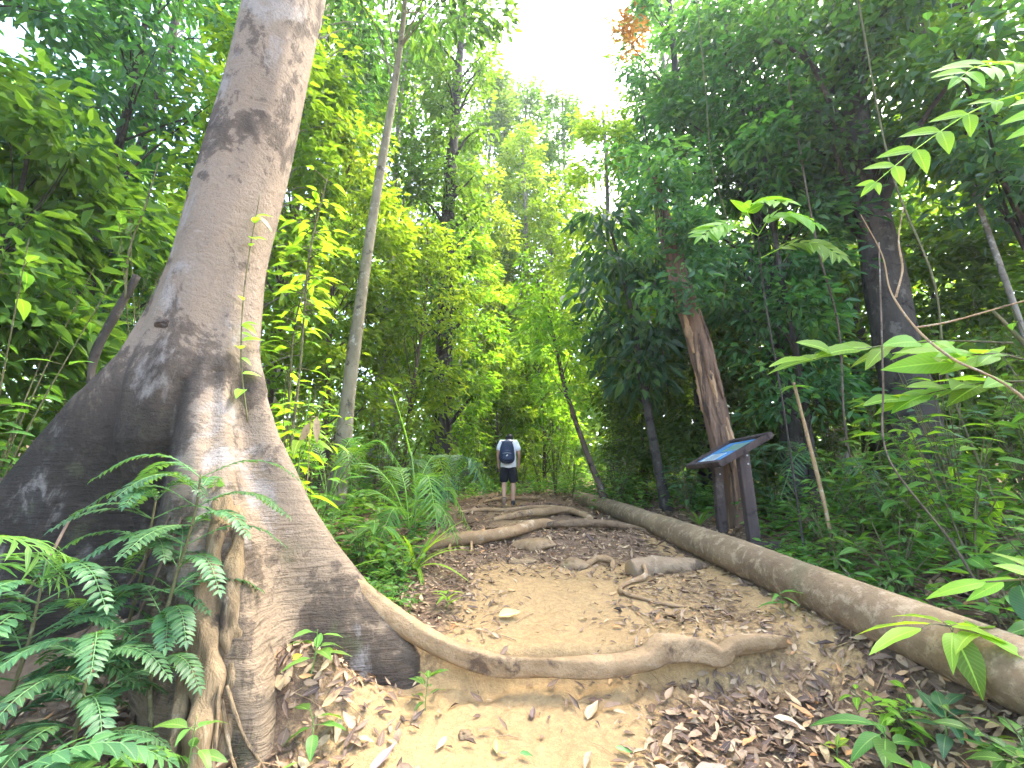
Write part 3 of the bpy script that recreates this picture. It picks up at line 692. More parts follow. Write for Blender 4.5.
def person():
    px, py = -.08, 9.95; z0 = g1(px, py) + .0
    skinm = plain('tanned_skin', (.42, .24, .16), .55, .35, 20, .08)
    V = []; E = []
    def add(p, r, par=None):
        V.append((*p, r)); i = len(V) - 1
        if par is not None: E.append((par, i))
        return i
    pel = add((0, 0, .95), (.14, .10)); sp = add((0, -.005, 1.10), (.135, .095), pel); ch = add((0, .01, 1.29), (.155, .10), sp)
    nb = add((.012, .06, 1.42), (.075, .065), ch); nk = add((.018, .125, 1.465), .055, nb); hd = add((.022, .19, 1.49), (.075, .088), nk); ht = add((.024, .24, 1.58), (.076, .088), hd)
    add((.022, .31, 1.465), .012, hd)
    for s in (-1, 1):
        add((.02 + s * .085, .18, 1.51), .014, hd)
        sh = add((s * .17, .02, 1.405), .062, ch); el = add((s * .245, -.02 + .02 * (s > 0), 1.14), .042, sh)
        wr = add((s * .235, .09 + .05 * (s > 0), .93), .028, el); pa = add((s * .228, .115 + .05 * (s > 0), .86), (.022, .036), wr)
        oy = .05 * (s > 0)
        for k, (dy, ln) in enumerate(((-.028, .055), (-.009, .07), (.010, .075), (.029, .07))):
            b = add((s * .226, .122 + oy + dy, .845), .0095, pa); m = add((s * .222, .13 + oy + dy, .835 - ln * .55), .009, b); add((s * .212, .132 + oy + dy, .835 - ln), .008, m)
        tb = add((s * .212, .15 + oy, .875), .011, pa); add((s * .206, .172 + oy, .835), .009, tb)
        hip = add((s * .095, 0, .88), .10, pel)
        if s > 0:
            kn = add((.105, .03, .50), .058, hip); cf = add((.105, -.01, .34), .066, kn); an = add((.105, -.01, .09), .036, cf); add((.11, .12, .035), .034, an)
        else:
            kn = add((-.10, .03, .51), .058, hip); cf = add((-.10, -.095, .375), .066, kn); an = add((-.095, -.21, .185), .036, cf); add((-.095, -.165, .06), .034, an)
    body = skin('person', V, E, skinm, None)
    body.location = (px, py, z0); body.rotation_euler = (R(-3), 0, 0)
    tag(body, 'person in white t-shirt and black shorts walking away up the path', 'person')
    sm = plain('white_cotton', (.74, .75, .78), .9, .1, 30, .06, .2)
    skin('shirt', [(0, 0, .79, (.205, .165)), (0, 0, .90, (.20, .16)), (0, -.005, 1.08, (.19, .145)), (0, .01, 1.29, (.20, .145)), (0, .045, 1.44, (.10, .09)), (-.165, .02, 1.405, .095), (.165, .02, 1.405, .095), (-.228, 0, 1.20, .082), (.228, 0, 1.20, .082)],
         [(0, 1), (1, 2), (2, 3), (3, 4), (3, 5), (3, 6), (5, 7), (6, 8)], sm, body)
    bk = plain('black_shorts_cloth', (.012, .012, .016), .85, .2, 30, .3)
    skin('shorts', [(0, 0, .98, (.165, .13)), (.10, 0, .86, .135), (-.10, 0, .86, .135), (.108, .022, .47, .112), (-.105, .025, .48, .112), (0, 0, .93, (.175, .135))], [(0, 5), (5, 1), (5, 2), (1, 3), (2, 4)], bk, body)
    sd = plain('dark_shoe_leather', (.03, .026, .026), .7, .3)
    so = plain('tan_shoe_sole', (.30, .20, .14), .85, .2)
    s1 = skin('shoe', [(.105, -.07, .07, (.06, .065)), (.107, .05, .055, (.056, .052)), (.112, .18, .04, (.05, .035))], [(0, 1), (1, 2)], sd, body)
    s2 = skin('shoe', [(-.095, -.245, .19, (.06, .06)), (-.095, -.205, .10, (.056, .052)), (-.095, -.14, .03, (.05, .035))], [(0, 1), (1, 2)], sd, body)
    skin('sole', [(.105, -.05, .012, (.046, .012)), (.107, .05, .010, (.044, .012)), (.112, .155, .012, (.038, .012))], [(0, 1), (1, 2)], so, s1)
    skin('sole', [(-.095, -.315, .17, (.05, .012)), (-.095, -.265, .075, (.05, .012)), (-.095, -.20, .015, (.042, .012))], [(0, 1), (1, 2)], so, s2)
    u, v = np.meshgrid(np.linspace(0, np.pi, 16), np.linspace(0, 2 * np.pi, 24, endpoint=False), indexing='ij')
    G = Geo(); Ph = np.stack([.095 * np.sin(u) * np.cos(v), .104 * np.sin(u) * np.sin(v), .098 * np.cos(u)], -1) * (1 + .03 * np.sin(7 * v + 3 * u) * np.sin(u))[..., None]
    ci = np.arange(15)[:, None] * 24; cj = np.arange(24)[None]
    G.add(Ph.reshape(-1, 3) + [.022, .172, 1.548], np.stack([ci + cj, ci + 24 + cj, ci + 24 + (cj + 1) % 24, ci + (cj + 1) % 24], -1).reshape(-1, 4))
    G.build('hair', plain('black_hair', (.012, .011, .011), .6, .3, 60, .4, .4), body)
    # backpack, worn
    nv = plain('navy_backpack_nylon', (.016, .026, .055), .6, .3, 18, .35, .3)
    b = thing('backpack', 'dark navy backpack worn by the walking person', 'backpack', (px - .03, py - .145, z0 + 1.0))
    b.rotation_euler = (R(-3), 0, 0)
    def pod(name, c, s, mat, par, pw=3.2):
        u, v = np.meshgrid(np.linspace(-np.pi / 2, np.pi / 2, 17), np.linspace(-np.pi, np.pi, 28, endpoint=False), indexing='ij')
        f = lambda a: np.sign(a) * np.abs(a) ** (2 / pw)
        P = np.stack([s[0] * f(np.cos(u)) * f(np.cos(v)), s[1] * f(np.cos(u)) * f(np.sin(v)), s[2] * f(np.sin(u))], -1)
        P[..., 0] *= 1 - .18 * (P[..., 2] / s[2])
        G = Geo(); i = np.arange(16)[:, None] * 28; j = np.arange(28)[None]
        G.add(P.reshape(-1, 3) + c, np.stack([i + j, i + (j + 1) % 28, i + 28 + (j + 1) % 28, i + 28 + j], -1).reshape(-1, 4)); return G.build(name, mat, par)
    pod('pack_body', (0, -.09, .17), (.165, .10, .26), nv, b)
    pk = pod('pocket', (0, -.185, .08), (.125, .045, .12), nv, b)
    G = Geo(); tube(G, [(-.1, -.236, .12), (0, -.238, .13), (.1, -.236, .12)], .006, 6, 10); G.build('zip', plain('grey_zip', (.25, .27, .3), .5), pk)
    for s in (-1, 1):
        G = Geo(); tube(G, [(s * .09, -.02, .38), (s * .11, .07, .43), (s * .115, .20, .40), (s * .12, .265, .25), (s * .14, .2, .08), (s * .13, .02, -.02)], .014, 8, 30, sq=(1.8, .5)); G.build('strap', nv, b)
    G = Geo(); tube(G, [(-.03, -.08, .42), (0, -.08, .46), (.03, -.08, .42)], .008, 6, 10); G.build('grab_loop', nv, b)
    G = Geo(); tube(G, [(-.02, -.232, .06), (.02, -.232, .09)], .012, 8); G.build('emblem', plain('pale_emblem', (.6, .62, .64), .5), pk)
person()

# ------------------------------------------------------------------ exposed roots, rock, stub
RT = barkmat('trodden_root', (.20, .125, .065), (.30, .20, .105), (.09, .06, .04), (.36, .27, .17), 6, 1, .6, .58)
def groot(label, P, rad, seed, up=.35, cat='root', sq=None, noise=.07, mat=None, group='roots crossing the path', name='exposed_root'):
    P = [(x, y, g1(x, y) + dz) for x, y, dz in P]
    o0 = np.array(P[len(P) // 2])
    t = thing(name, label, cat, tuple(o0), group)
    G = Geo(); tube(G, np.array(P) - o0, rad, 14, 80, noise, seed=seed, sq=sq); G.build('root_wood', mat or RT, t)
    return t, o0
def sideroots(t, o0, L):
    for k, (P, r) in enumerate(L):
        P = [(x, y, g1(x, y) + dz) for x, y, dz in P]
        G = Geo(); tube(G, np.array(P) - o0, r, 8, 30, .08, seed=50 + k); G.build('side_root', RT, t)
t, o0 = groot('thick tan root crossing the path behind the sandy patch', [(-1.2, 5.25, .0), (-.85, 5.5, .07), (-.4, 5.62, .10), (0, 5.8, .10), (.35, 6.2, .08), (.62, 6.45, .03), (.75, 6.6, -.05)], [.05, .075, .08, .075, .065, .055, .03], 1)
sideroots(t, o0, [([(-.5, 5.55, .06), (-.48, 5.4, .02), (-.5, 5.25, -.02)], [.02, .015, .01]), ([(-.75, 5.5, .04), (-.72, 5.3, .0), (-.6, 5.15, -.02)], [.02, .013, .008])])
groot('dark root joining the tan root to the log', [(.35, 6.3, .03), (.7, 6.25, .08), (1.1, 6.2, .09), (1.5, 6.35, .07), (1.95, 6.5, .0)], [.03, .05, .055, .05, .04], 2, mat=barkmat('muddy_dark_root', (.11, .075, .045), (.18, .12, .07), (.06, .042, .03), (.25, .18, .11), 6, 1, .7))
groot('grey curved root climbing to the log end', [(-.3, 7.2, .0), (.1, 7.35, .08), (.55, 7.6, .1), (.95, 7.9, .07), (1.25, 7.4, .03), (1.3, 7.0, -.04)], [.04, .06, .065, .06, .05, .03], 3)
groot('flat root just in front of the walker feet', [(-1.0, 8.4, -.01), (-.55, 8.6, .03), (-.1, 8.6, .02), (.3, 8.9, .02), (.8, 9.1, .03), (1.3, 9.1, .0)], [.04, .05, .05, .05, .05, .03], 4)
groot('thin reddish root beside the walker right foot', [(.12, 9.75, .0), (.4, 9.8, .04), (.8, 10.0, .05), (1.2, 9.9, .0)], [.03, .045, .045, .03], 5, mat=BM['torn'])
groot('pale forked root up the path beyond the walker', [(-.7, 10.9, .0), (-.3, 11.2, .06), (.2, 11.3, .07), (.7, 11.7, .02)], [.03, .055, .05, .03], 6)
groot('thin twisted root lying on leaf litter next to the wooden stub', [(1.34, 4.72, .10), (1.30, 4.55, .10), (1.27, 4.4, .05), (1.08, 4.3, .025), (.97, 4.18, .02), (1.0, 4.02, .02), (1.25, 3.9, .015), (1.42, 3.85, .0)], [.012, .02, .022, .02, .02, .018, .015, .008], 7, noise=.1)
groot('small curled root stub in the middle of the path', [(.78, 5.0, .0), (.95, 5.05, .06), (1.08, 4.95, .05), (1.02, 4.75, -.02)], [.03, .035, .03, .02], 8)
# stub of wood
P = [(1.2, 4.62, .045), (1.5, 4.66, .05), (1.85, 4.7, .01), (2.05, 4.75, -.05)]
t = thing('wooden_stub', 'short thick weathered log stub half buried beside the sandy patch', 'log', (1.5, 4.66, g1(1.5, 4.66)))
o0 = np.array([1.5, 4.66, g1(1.5, 4.66)])
G = Geo(); tube(G, np.array([(x, y, g1(x, y) + d) for x, y, d in P]) - o0, [.115, .10, .075, .04], 18, 30, .06, seed=9); G.build('stub_wood', barkmat('grey_weathered_wood', (.18, .125, .075), (.27, .195, .12), (.09, .065, .045), (.34, .27, .18), 6, 1, .7), t)
G = Geo(); d0 = np.array([(1.185, 4.615, g1(1.2, 4.62) + .045), (1.197, 4.62, g1(1.2, 4.62) + .045)]) - o0; tube(G, d0, [.095, .112], 18); G.build('broken_end', plain('muddy_broken_wood', (.24, .16, .085), .9, .1, 24), t)
def rock(label, x, y, s, seed, mat, dz=.0):
    r = np.random.default_rng(seed)
    u, v = np.meshgrid(np.linspace(0, np.pi, 24), np.linspace(0, 2 * np.pi, 36, endpoint=False), indexing='ij')
    d = np.stack([np.sin(u) * np.cos(v), np.sin(u) * np.sin(v), np.cos(u)], -1)
    k = 1.0
    for i in range(9):
        w = r.normal(0, 1, 3); k = k + .5 / (i + 3) * np.sin((d @ w) * (1.5 + i * .7) + r.uniform(0, 6))
    for i in range(9):
        w = unit(r.normal(0, 1, 3)); k = np.minimum(k, r.uniform(.75, .95) / np.maximum(d @ w, .05))
    G = Geo(); i = np.arange(23)[:, None] * 36; j = np.arange(36)[None]
    G.add((d * k[..., None] * np.array(s)).reshape(-1, 3), np.stack([i + j, i + 36 + j, i + 36 + (j + 1) % 36, i + (j + 1) % 36], -1).reshape(-1, 4))
    tag(G.build('rock', mat, loc=(x, y, g1(x, y) + dz)), label, 'rock', 'rocks on the path')
RK = barkmat('sandy_grey_rock', (.16, .105, .055), (.26, .18, .10), (.09, .065, .04), (.2, .16, .08), 7, 1, .6)
rock('rounded mossy grey rock below the tan root', .68, 5.0, (.18, .12, .085), 1, RK, -.01)
rock('flat sandy stone under the thick tan root', .15, 5.15, (.15, .11, .05), 2, RK, -.015)
rock('big earth covered rock beneath the thick tan root', .3, 5.65, (.28, .2, .11), 4, RK, -.03)
rock('small pebble at the foot of the sandy step', -.25, 2.66, (.045, .03, .022), 3, RK, .01)

# ------------------------------------------------------------------ leaf litter (stuff) and single fallen leaves
def littermat():
    x = NT('dead_leaf'); x.rough(.6, .3)
    f = x.attr('rnd')
    c = x.ramp(f, [(0, (.04, .024, .018)), (.2, (.095, .055, .032)), (.4, (.15, .095, .055)), (.6, (.22, .142, .082)), (.78, (.29, .20, .115)), (.93, (.38, .28, .15)), (1, (.42, .19, .06))])
    lv, lu = x.attr('lv'), x.attr('lu')
    al = x.math('ABSOLUTE', lv)
    c = x.mix(x.math('MULTIPLY', x.math('LESS_THAN', al, .09), .4), c, (.34, .25, .16))
    c = x.mix(x.ramp(x.noise(x.co(), 30, 6), [(.5, 0.), (.7, .6)]), c, (.06, .04, .032))
    x.base(c)
    x.bump(x.noise(x.co(), 90, 4), .4, .004)
    return x.m
LIT = littermat()
def litter_density(x, y):
    d = np.zeros_like(x) + .05
    lowR = sstep(.3, 1.25, x + .25 * wob(x, y, 3, 1)) * (y < 3.3)
    lowL = (1 - sstep(-1.15, -.6, x + .2 * wob(x, y, 3, 6))) * (y < 3.1) * .8
    pile = 1.3 * np.exp(-((x + 1.15) / .4) ** 2 - ((y - 2.78) / .25) ** 2)
    upL = (1 - sstep(-.75, .15, x - .1 * (y - 3.2) + .2 * wob(x, y, 3, 2))) * (y > 3.15) * 1.1
    upR = sstep(.5, 1.3, x + .3 * wob(x, y, 3, 9)) * (y > 3.15) * .8
    back = sstep(4.3, 5.0, y) * .75
    d = np.maximum.reduce([d, lowR, lowL, pile, upL, upR, back])
    strip = np.exp(-((x - (2.02 - .05 * (y - 3))) / .16) ** 2) * sstep(2.9, 3.3, y)
    return d * (1 - .7 * strip)
def scatter(n, x0, x1, y0, y1, dens, r):
    x = r.uniform(x0, x1, n); y = r.uniform(y0, y1, n)
    k = r.random(n) < dens(x, y); return x[k], y[k]
def lay(G, x, y, L, r, wr=(.3, .5), tilt=.2, up=.012, rows=4, rnd=None, flat=1):
    n = len(x)
    a = r.uniform(0, 2 * np.pi, n)
    e = .03
    nx_ = -(gh(x + e, y) - gh(x - e, y)) / (2 * e); ny_ = -(gh(x, y + e) - gh(x, y - e)) / (2 * e)
    N = np.stack([np.clip(nx_, -1.2, 1.2), np.clip(ny_, -1.2, 1.2), np.ones(n)], 1) + r.normal(0, tilt, (n, 3)) * [1, 1, .3]
    D = np.stack([np.cos(a), np.sin(a), r.normal(0, .06, n)], 1); D = D - N * (np.sum(D * N, 1) / np.sum(N * N, 1))[:, None]
    P = np.stack([x, y, gh(x, y) + up + r.uniform(0, .02, n)], 1) - D * L[:, None] * .5
    leaves_hi(G, P, D, N, L, L * r.uniform(*wr, n), droop=r.normal(0, .25, n), fold=.08, rows=rows, rnd=rnd, curl=r.normal(.2, .35, n), wave=.05)
r = np.random.default_rng(21)
G = Geo()
x, y = scatter(20000, -2.8, 3.2, 1.3, 6.5, litter_density, r)
lay(G, x, y, r.uniform(.025, .085, len(x)) * r.choice([.6, 1, 1.25], len(x)), r, up=.006)
x, y = scatter(4300, -2.6, 3.1, 1.3, 3.0, lambda x, y: litter_density(x, y) * .6, r)
lay(G, x, y, r.uniform(.05, .125, len(x)), r, (.3, .55), .24, .014, 6)
x, y = scatter(9000, -7, 9, 5.5, 20, lambda x, y: np.full_like(x, .8), r)
lay(G, x, y, r.uniform(.07, .16, len(x)), r, up=.01)
x, y = scatter(7000, 2.4, 6, 1.8, 8, lambda x, y: np.full_like(x, .8), r)
lay(G, x, y, r.uniform(.06, .13, len(x)), r, up=.01)
tag(G.build('leaf_litter', LIT, None, True), 'brown and purple dead leaves strewn thickly over the trail', None, None, 'stuff')
# bits of twig and grit
G = Geo()
x, y = scatter(900, -2.2, 2.6, 1.4, 6.2, lambda x, y: litter_density(x, y) * .8 + .1, r)
for xx, yy in zip(x, y):
    a = r.uniform(0, 6.28); ln = r.uniform(.04, .22) * .5; d = np.array([math.cos(a), math.sin(a)]) * ln
    p = [(xx - d[0], yy - d[1], g1(xx - d[0], yy - d[1]) + .008), (xx, yy, g1(xx, yy) + .016), (xx + d[0], yy + d[1], g1(xx + d[0], yy + d[1]) + .008)]
    tube(G, p, r.uniform(.0015, .004), 5, None, 0, cap=False)
tag(G.build('twig_debris', BM['twig']), 'thin broken twigs scattered among the dead leaves', None, None, 'stuff')

def solid_leafmat(name, c):
    x = NT(name); x.rough(.5, .4)
    co = x.co(); al = x.math('ABSOLUTE', x.attr('lv'))
    k = x.mix(x.noise(co, 14, 5), tuple(v * .65 for v in c), tuple(min(1, v * 1.25) for v in c))
    x.base(x.mix(x.math('LESS_THAN', al, .08), k, tuple(min(1, v * 1.5 + .03) for v in c))); x.bump(x.noise(co, 60, 4), .3, .004)
    return x.m
FL = [  # label, x, y, length, width, colour, angle, tilt
 ('pale yellow torn leaf lying alone on the sandy patch above the root', -.02, 3.62, .17, .11, (.42, .34, .11), .3),
 ('green fallen leaf on sand at the bottom edge of the trail', -.08, 2.55, .075, .05, (.18, .24, .05), 1.7),
 ('small dark green leaf on sand right of the bottom green leaf', .07, 2.5, .07, .035, (.06, .17, .04), -.5),
 ('narrow green leaf on litter at the trail bottom right', .56, 2.52, .09, .035, (.10, .24, .05), -.4),
 ('rusty orange fallen leaf on sand left of the green leaf', -.14, 2.66, .085, .03, (.30, .12, .05), .1),
 ('dark curled leaf standing up on sand under the long root', .12, 2.83, .09, .04, (.10, .065, .055), 1.4),
 ('bright orange fallen leaf below the right part of the root', 1.02, 2.78, .08, .04, (.50, .24, .05), .6),
 ('broad beige fallen leaf near the end of the long root', 1.52, 2.72, .15, .085, (.46, .36, .22), -.9),
 ('tan fallen leaf under the middle of the long root', .47, 2.86, .14, .08, (.36, .24, .13), .9),
 ('reddish pink leaf beside the strangler root foot', -1.52, 2.12, .11, .045, (.40, .17, .12), .9),
 ('bright yellow leaf beside the strangler root foot', -1.43, 2.08, .07, .035, (.66, .45, .03), 1.3),
 ('grey white dead leaf at the bottom left among brown litter', -1.48, 1.9, .16, .11, (.42, .38, .40), .5),
 ('pale brown long leaf curled beside the dark hollow', -1.98, 2.3, .2, .06, (.34, .25, .17), 1.2),
 ('yellow leaf resting on the leaf pile by the right buttress', -1.22, 2.72, .06, .04, (.62, .42, .03), .4),
 ('purple grey leaf on sand at the foot of the left bank', -.62, 2.42, .16, .06, (.20, .14, .14), 1.0),
 ('large brown leaf on the litter bottom right of the trail', .92, 2.35, .16, .09, (.24, .16, .10), .2),
 ('pale cream leaf on brown litter in front of the log', 1.42, 2.2, .13, .075, (.50, .38, .24), 2.2),
]
for k, (lab, x, y, L, W, c, a) in enumerate(FL):
    G = Geo(); e = .04
    N = np.array([[-(g1(x + e, y) - g1(x - e, y)) / (2 * e), -(g1(x, y + e) - g1(x, y - e)) / (2 * e) - .15, 1.]])
    D = np.array([[math.cos(a), math.sin(a), .05]]); D = D - N * (np.sum(D * N) / np.sum(N * N))
    leaves_hi(G, np.array([[0, 0, .0]]) - D * L / 2, D, N, L, W, droop=-.12, fold=.1, rows=9, curl=.25, wave=.04)
    tag(G.build('fallen_leaf', solid_leafmat('fallen_leaf_%s' % lab.split()[0], c), loc=(x, y, g1(x, y) + .022)), lab, 'leaf', 'single fallen leaves')

# ------------------------------------------------------------------ plants
def frond(G, S, P, n, L0, W0, droopl=.25, rnd=None, rr=rng, start=.12, ang=.9, shape='ovate', rows=4, rad=.004, tip=True, tilt=(0, 0, 1.), lift=.15):
    """pinnate frond along P: leaflets into G, rachis into S"""
    C = spline(P, 40)
    tube(S, C, np.linspace(rad, rad * .35, 40), 6, None, 0, cap=False)
    s = np.linspace(start, .98, n)
    pos = np.stack([np.interp(s, np.linspace(0, 1, 40), C[:, k]) for k in range(3)], 1)
    Tn = unit(np.stack([np.interp(s, np.linspace(0, 1, 40), np.gradient(C[:, k])) for k in range(3)], 1))
    up = np.array(tilt); side = unit(np.cross(Tn, up)); nrm = np.cross(side, Tn)
    Ls = L0 * (np.sin(np.pi * (.18 + .72 * (s - start) / (1 - start))) ** .7)
    for sg in (-1, 1):
        D = Tn * math.cos(ang) + side * sg * math.sin(ang) + nrm * lift * .3 + rr.normal(0, .06, (n, 3))
        N = nrm + rr.normal(0, .12, (n, 3))
        leaves_hi(G, pos, D, N, Ls, W0 * Ls / L0, droop=droopl, fold=.12, rows=rows, rnd=np.clip((rr.random(n) * .6 + .2) if rnd is None else rnd + rr.normal(0, .08, n), 0, 1), shape=shape)
    if tip: leaves_hi(G, pos[-1:], Tn[-1:], nrm[-1:], L0 * .6, W0 * .6, droop=droopl, rows=rows, shape=shape)

def feather_plant(name, label, cat, x, y, nodes, flen, nl, L, W, lm, seed, stem=None, group=None, shape='ovate', per=3, elev=.25, arch=.45, azr=None, rnd=None, ang=.95, droopl=.2, rad=.0035):
    rr = np.random.default_rng(seed); z0 = g1(x, y) - .02
    root = thing(name, label, cat, (x, y, z0), group)
    stem = stem or [(0, 0, 0), (0, 0, max(nodes) if len(nodes) else .05)]
    St = Geo(); tube(St, stem, np.linspace(.012, .005, len(stem)), 8, 24, .05)
    St.build('stem', BM['stem'], root)
    sp = spline(stem, 40)
    a0 = rr.uniform(0, 6.28)
    for zn in nodes:
        b = np.array([np.interp(zn, sp[:, 2], sp[:, 0]), np.interp(zn, sp[:, 2], sp[:, 1]), zn])
        for k in range(per):
            a = a0 + k * 2 * np.pi / per + rr.normal(0, .35) if azr is None else rr.uniform(*azr)
            a0 += .5
            ln = flen * rr.uniform(.75, 1.2); d = np.array([math.cos(a), math.sin(a), 0])
            el = elev + rr.normal(0, .1)
            P = [b, b + d * ln * .35 + [0, 0, el * ln * .5], b + d * ln * .7 + [0, 0, el * ln * .55 - arch * .12 * ln], b + d * ln + [0, 0, el * ln * .35 - arch * ln * .45]]
            G = Geo(); frond(G, G, P, nl, L, W, droopl, rr=rr, shape=shape, rad=rad, ang=ang, rnd=rnd)
            G.build('frond', LM[lm], root)
    return root

def broad_plant(name, label, cat, x, y, stem, leaves, lm, seed, group=None, srad=.006, shape='ovate', each=False, stemmat=None, droop=.35, rows=9):
    """leaves: list of (s along stem, azimuth, elevation, petiole, L, W, rnd)"""
    rr = np.random.default_rng(seed); z0 = g1(x, y) - .02
    root = thing(name, label, cat, (x, y, z0), group)
    sp = spline(stem, 40)
    St = Geo(); tube(St, sp, np.linspace(srad, srad * .4, 40), 8, None, .05)
    G = Geo()
    for (s, az, el, pt, L, W, rd) in leaves:
        b = np.array([np.interp(s, np.linspace(0, 1, 40), sp[:, k]) for k in range(3)])
        d = np.array([math.cos(az) * math.cos(el), math.sin(az) * math.cos(el), math.sin(el)])
        e = b + d * pt
        if pt > .005: tube(St, [b, (b + e) / 2 + [0, 0, .1 * pt], e], [srad * .4, srad * .3, srad * .3], 5, 5, 0, cap=False)
        N = np.array([[-d[0] * d[2], -d[1] * d[2], 1 - d[2] ** 2 + .05]]) + rr.normal(0, .15, (1, 3))
        if each: G = Geo()
        leaves_hi(G, e[None], d[None], N, L, W, droop=droop * rr.uniform(.5, 1.4), fold=.12, rows=rows, rnd=rd, shape=shape, wave=.03)
        if each: G.build('leaf', LM[lm], root)
    St.build('stem', stemmat or GREENSTEM, root)
    if not each: G.build('foliage', LM[lm], root)
    return root
def rosette(n, rr, el=(.1, .9), pt=(.02, .08), L=(.15, .25), wr=.38, s=(.4, 1), rnd=(.2, .9)):
    return [(rr.uniform(*s), 2.4 * k + rr.normal(0, .3), rr.uniform(*el), rr.uniform(*pt), l := rr.uniform(*L), l * wr * rr.uniform(.85, 1.15), rr.uniform(*rnd)) for k in range(n)]

q = np.random.default_rng(77)
# ferny seedlings in front of the buttress tree
feather_plant('fern', 'tall feathery fern growing in front of the dark buttress hollow', 'fern', -1.72, 2.42, [.40, .52, .64, .76, .88, 1.0, 1.1, 1.2, 1.28, 1.36], .48, 17, .078, .034, 'neard', 1,
              [(0, 0, 0), (-.10, .02, .4), (-.08, .05, .8), (-.05, .08, 1.15), (-.05, .08, 1.38)], 'ferns at the buttress tree', per=3, elev=.3)
feather_plant('fern', 'wide feathery fern standing at the left frame edge', 'fern', -2.3, 2.2, [.30, .38, .46, .55, .63, .70, .78, .85], .52, 17, .082, .036, 'neard', 2,
              [(0, 0, 0), (.03, .0, .3), (.05, .02, .6), (.05, .02, .86)], 'ferns at the buttress tree', per=3, elev=.3)
feather_plant('fern', 'slender feathery fern pressed against the dark side of the buttress', 'fern', -2.12, 2.55, [.35, .5, .65, .8, .95, 1.08, 1.18], .42, 16, .07, .03, 'neard', 6,
              [(0, 0, 0), (.02, .02, .4), (.06, .02, .8), (.08, .0, 1.2)], 'ferns at the buttress tree', per=3, elev=.3)
feather_plant('fern', 'half tall feathery fern between the tallest fern and the corner fern', 'fern', -1.88, 2.12, [.25, .33, .42, .5, .58, .66], .42, 15, .075, .032, 'neard', 7,
              [(0, 0, 0), (.02, .0, .3), (.0, .02, .67)], 'ferns at the buttress tree', per=3, elev=.3)
feather_plant('fern', 'low spreading fern with shiny leaflets in the bottom left corner', 'fern', -1.72, 1.62, [.16, .22, .27, .32, .37, .42], .46, 11, .12, .058, 'neard', 3,
              [(0, 0, 0), (.03, 0, .2), (.03, .02, .43)], 'ferns at the buttress tree', per=3, elev=.3)
feather_plant('fern', 'small low fern between the corner fern and the strangler root', 'fern', -1.62, 1.92, [.12, .16, .2, .26], .34, 9, .11, .05, 'near', 4,
              [(0, 0, 0), (0, 0, .27)], 'ferns at the buttress tree', per=3, elev=.35)
feather_plant('fern', 'long bladed fern arching into the frame above the left buttress', 'fern', -2.95, 2.25, [.75, .85, .95, 1.0], .75, 10, .2, .03, 'near', 5,
              [(0, 0, 0), (.0, 0, .6), (0, 0, 1.02)], 'ferns at the buttress tree', per=4, elev=.3, droopl=.4, ang=.7)
# seedlings
broad_plant('seedling', 'bright young seedling on the leaf pile by the right buttress', 'plant', -1.12, 2.68, [(0, 0, 0), (.02, 0, .12), (.03, -.02, .27)], rosette(9, q, (.0, .6), (.02, .06), (.11, .17), .4, (.5, 1), (.4, 1)), 'near', 11, 'seedlings by the trail', .005, each=True)
broad_plant('seedling', 'seedling with drooping leaves hanging in front of the leaf pile', 'plant', -1.0, 2.5, [(0, 0, 0), (.0, 0, .1), (-.02, -.02, .2)], rosette(5, q, (-.5, .2), (.02, .05), (.09, .14), .5, (.5, 1), (.2, .7)), 'near', 12, 'seedlings by the trail', .004, each=True)
broad_plant('seedling', 'thin seedling standing before the strangler root column', 'plant', -1.36, 2.12, [(0, 0, 0), (.0, 0, .2), (.02, -.02, .4)], rosette(7, q, (-.1, .4), (.03, .06), (.1, .16), .36, (.6, 1), (.4, .9)), 'near', 13, 'seedlings by the trail', .004, each=True)
broad_plant('seedling', 'small leafy seedling on the bank below the long root', 'plant', -.50, 2.84, [(0, 0, 0), (.0, 0, .08), (.01, -.01, .2)], rosette(11, q, (.1, .8), (.01, .04), (.07, .12), .36, (.4, 1), (.2, .8)), 'near', 14, 'seedlings by the trail', .004)
broad_plant('seedling', 'tiny sprout on the sandy bank left of the trail', 'plant', -1.05, 2.3, [(0, 0, 0), (.0, 0, .05), (.01, -.01, .1)], rosette(8, q, (.1, .8), (.005, .02), (.03, .05), .5, (.4, 1), (.5, 1)), 'near', 15, 'seedlings by the trail', .003)
broad_plant('seedling', 'light green seedling among litter behind the long root', 'plant', -.52, 3.75, [(0, 0, 0), (.0, 0, .06), (.01, -.01, .16)], rosette(10, q, (.1, .8), (.01, .04), (.08, .14), .4, (.4, 1), (.5, 1)), 'nearb', 16, 'seedlings by the trail', .004)
broad_plant('seedling', 'dark little seedling at the litter edge behind the buttress root', 'plant', -.78, 3.6, [(0, 0, 0), (.0, 0, .06), (.01, -.01, .14)], rosette(12, q, (.1, .8), (.01, .04), (.06, .11), .45, (.4, 1), (.1, .6)), 'near', 17, 'seedlings by the trail', .004)
broad_plant('seedling', 'tiny pale sprout on litter before the fallen log', 'plant', 1.62, 2.5, [(0, 0, 0), (.0, 0, .05), (.01, -.01, .1)], rosette(6, q, (.2, 1.0), (.005, .02), (.05, .08), .4, (.4, 1), (.7, 1)), 'nearb', 18, 'seedlings by the trail', .003)
broad_plant('seedling', 'small seedling growing against the front side of the log', 'plant', 1.98, 3.45, [(0, 0, 0), (.0, -.02, .08), (-.03, -.05, .18)], rosette(7, q, (.0, .5), (.01, .03), (.1, .16), .3, (.4, 1), (.4, .8)), 'near', 19, 'seedlings by the trail', .004)
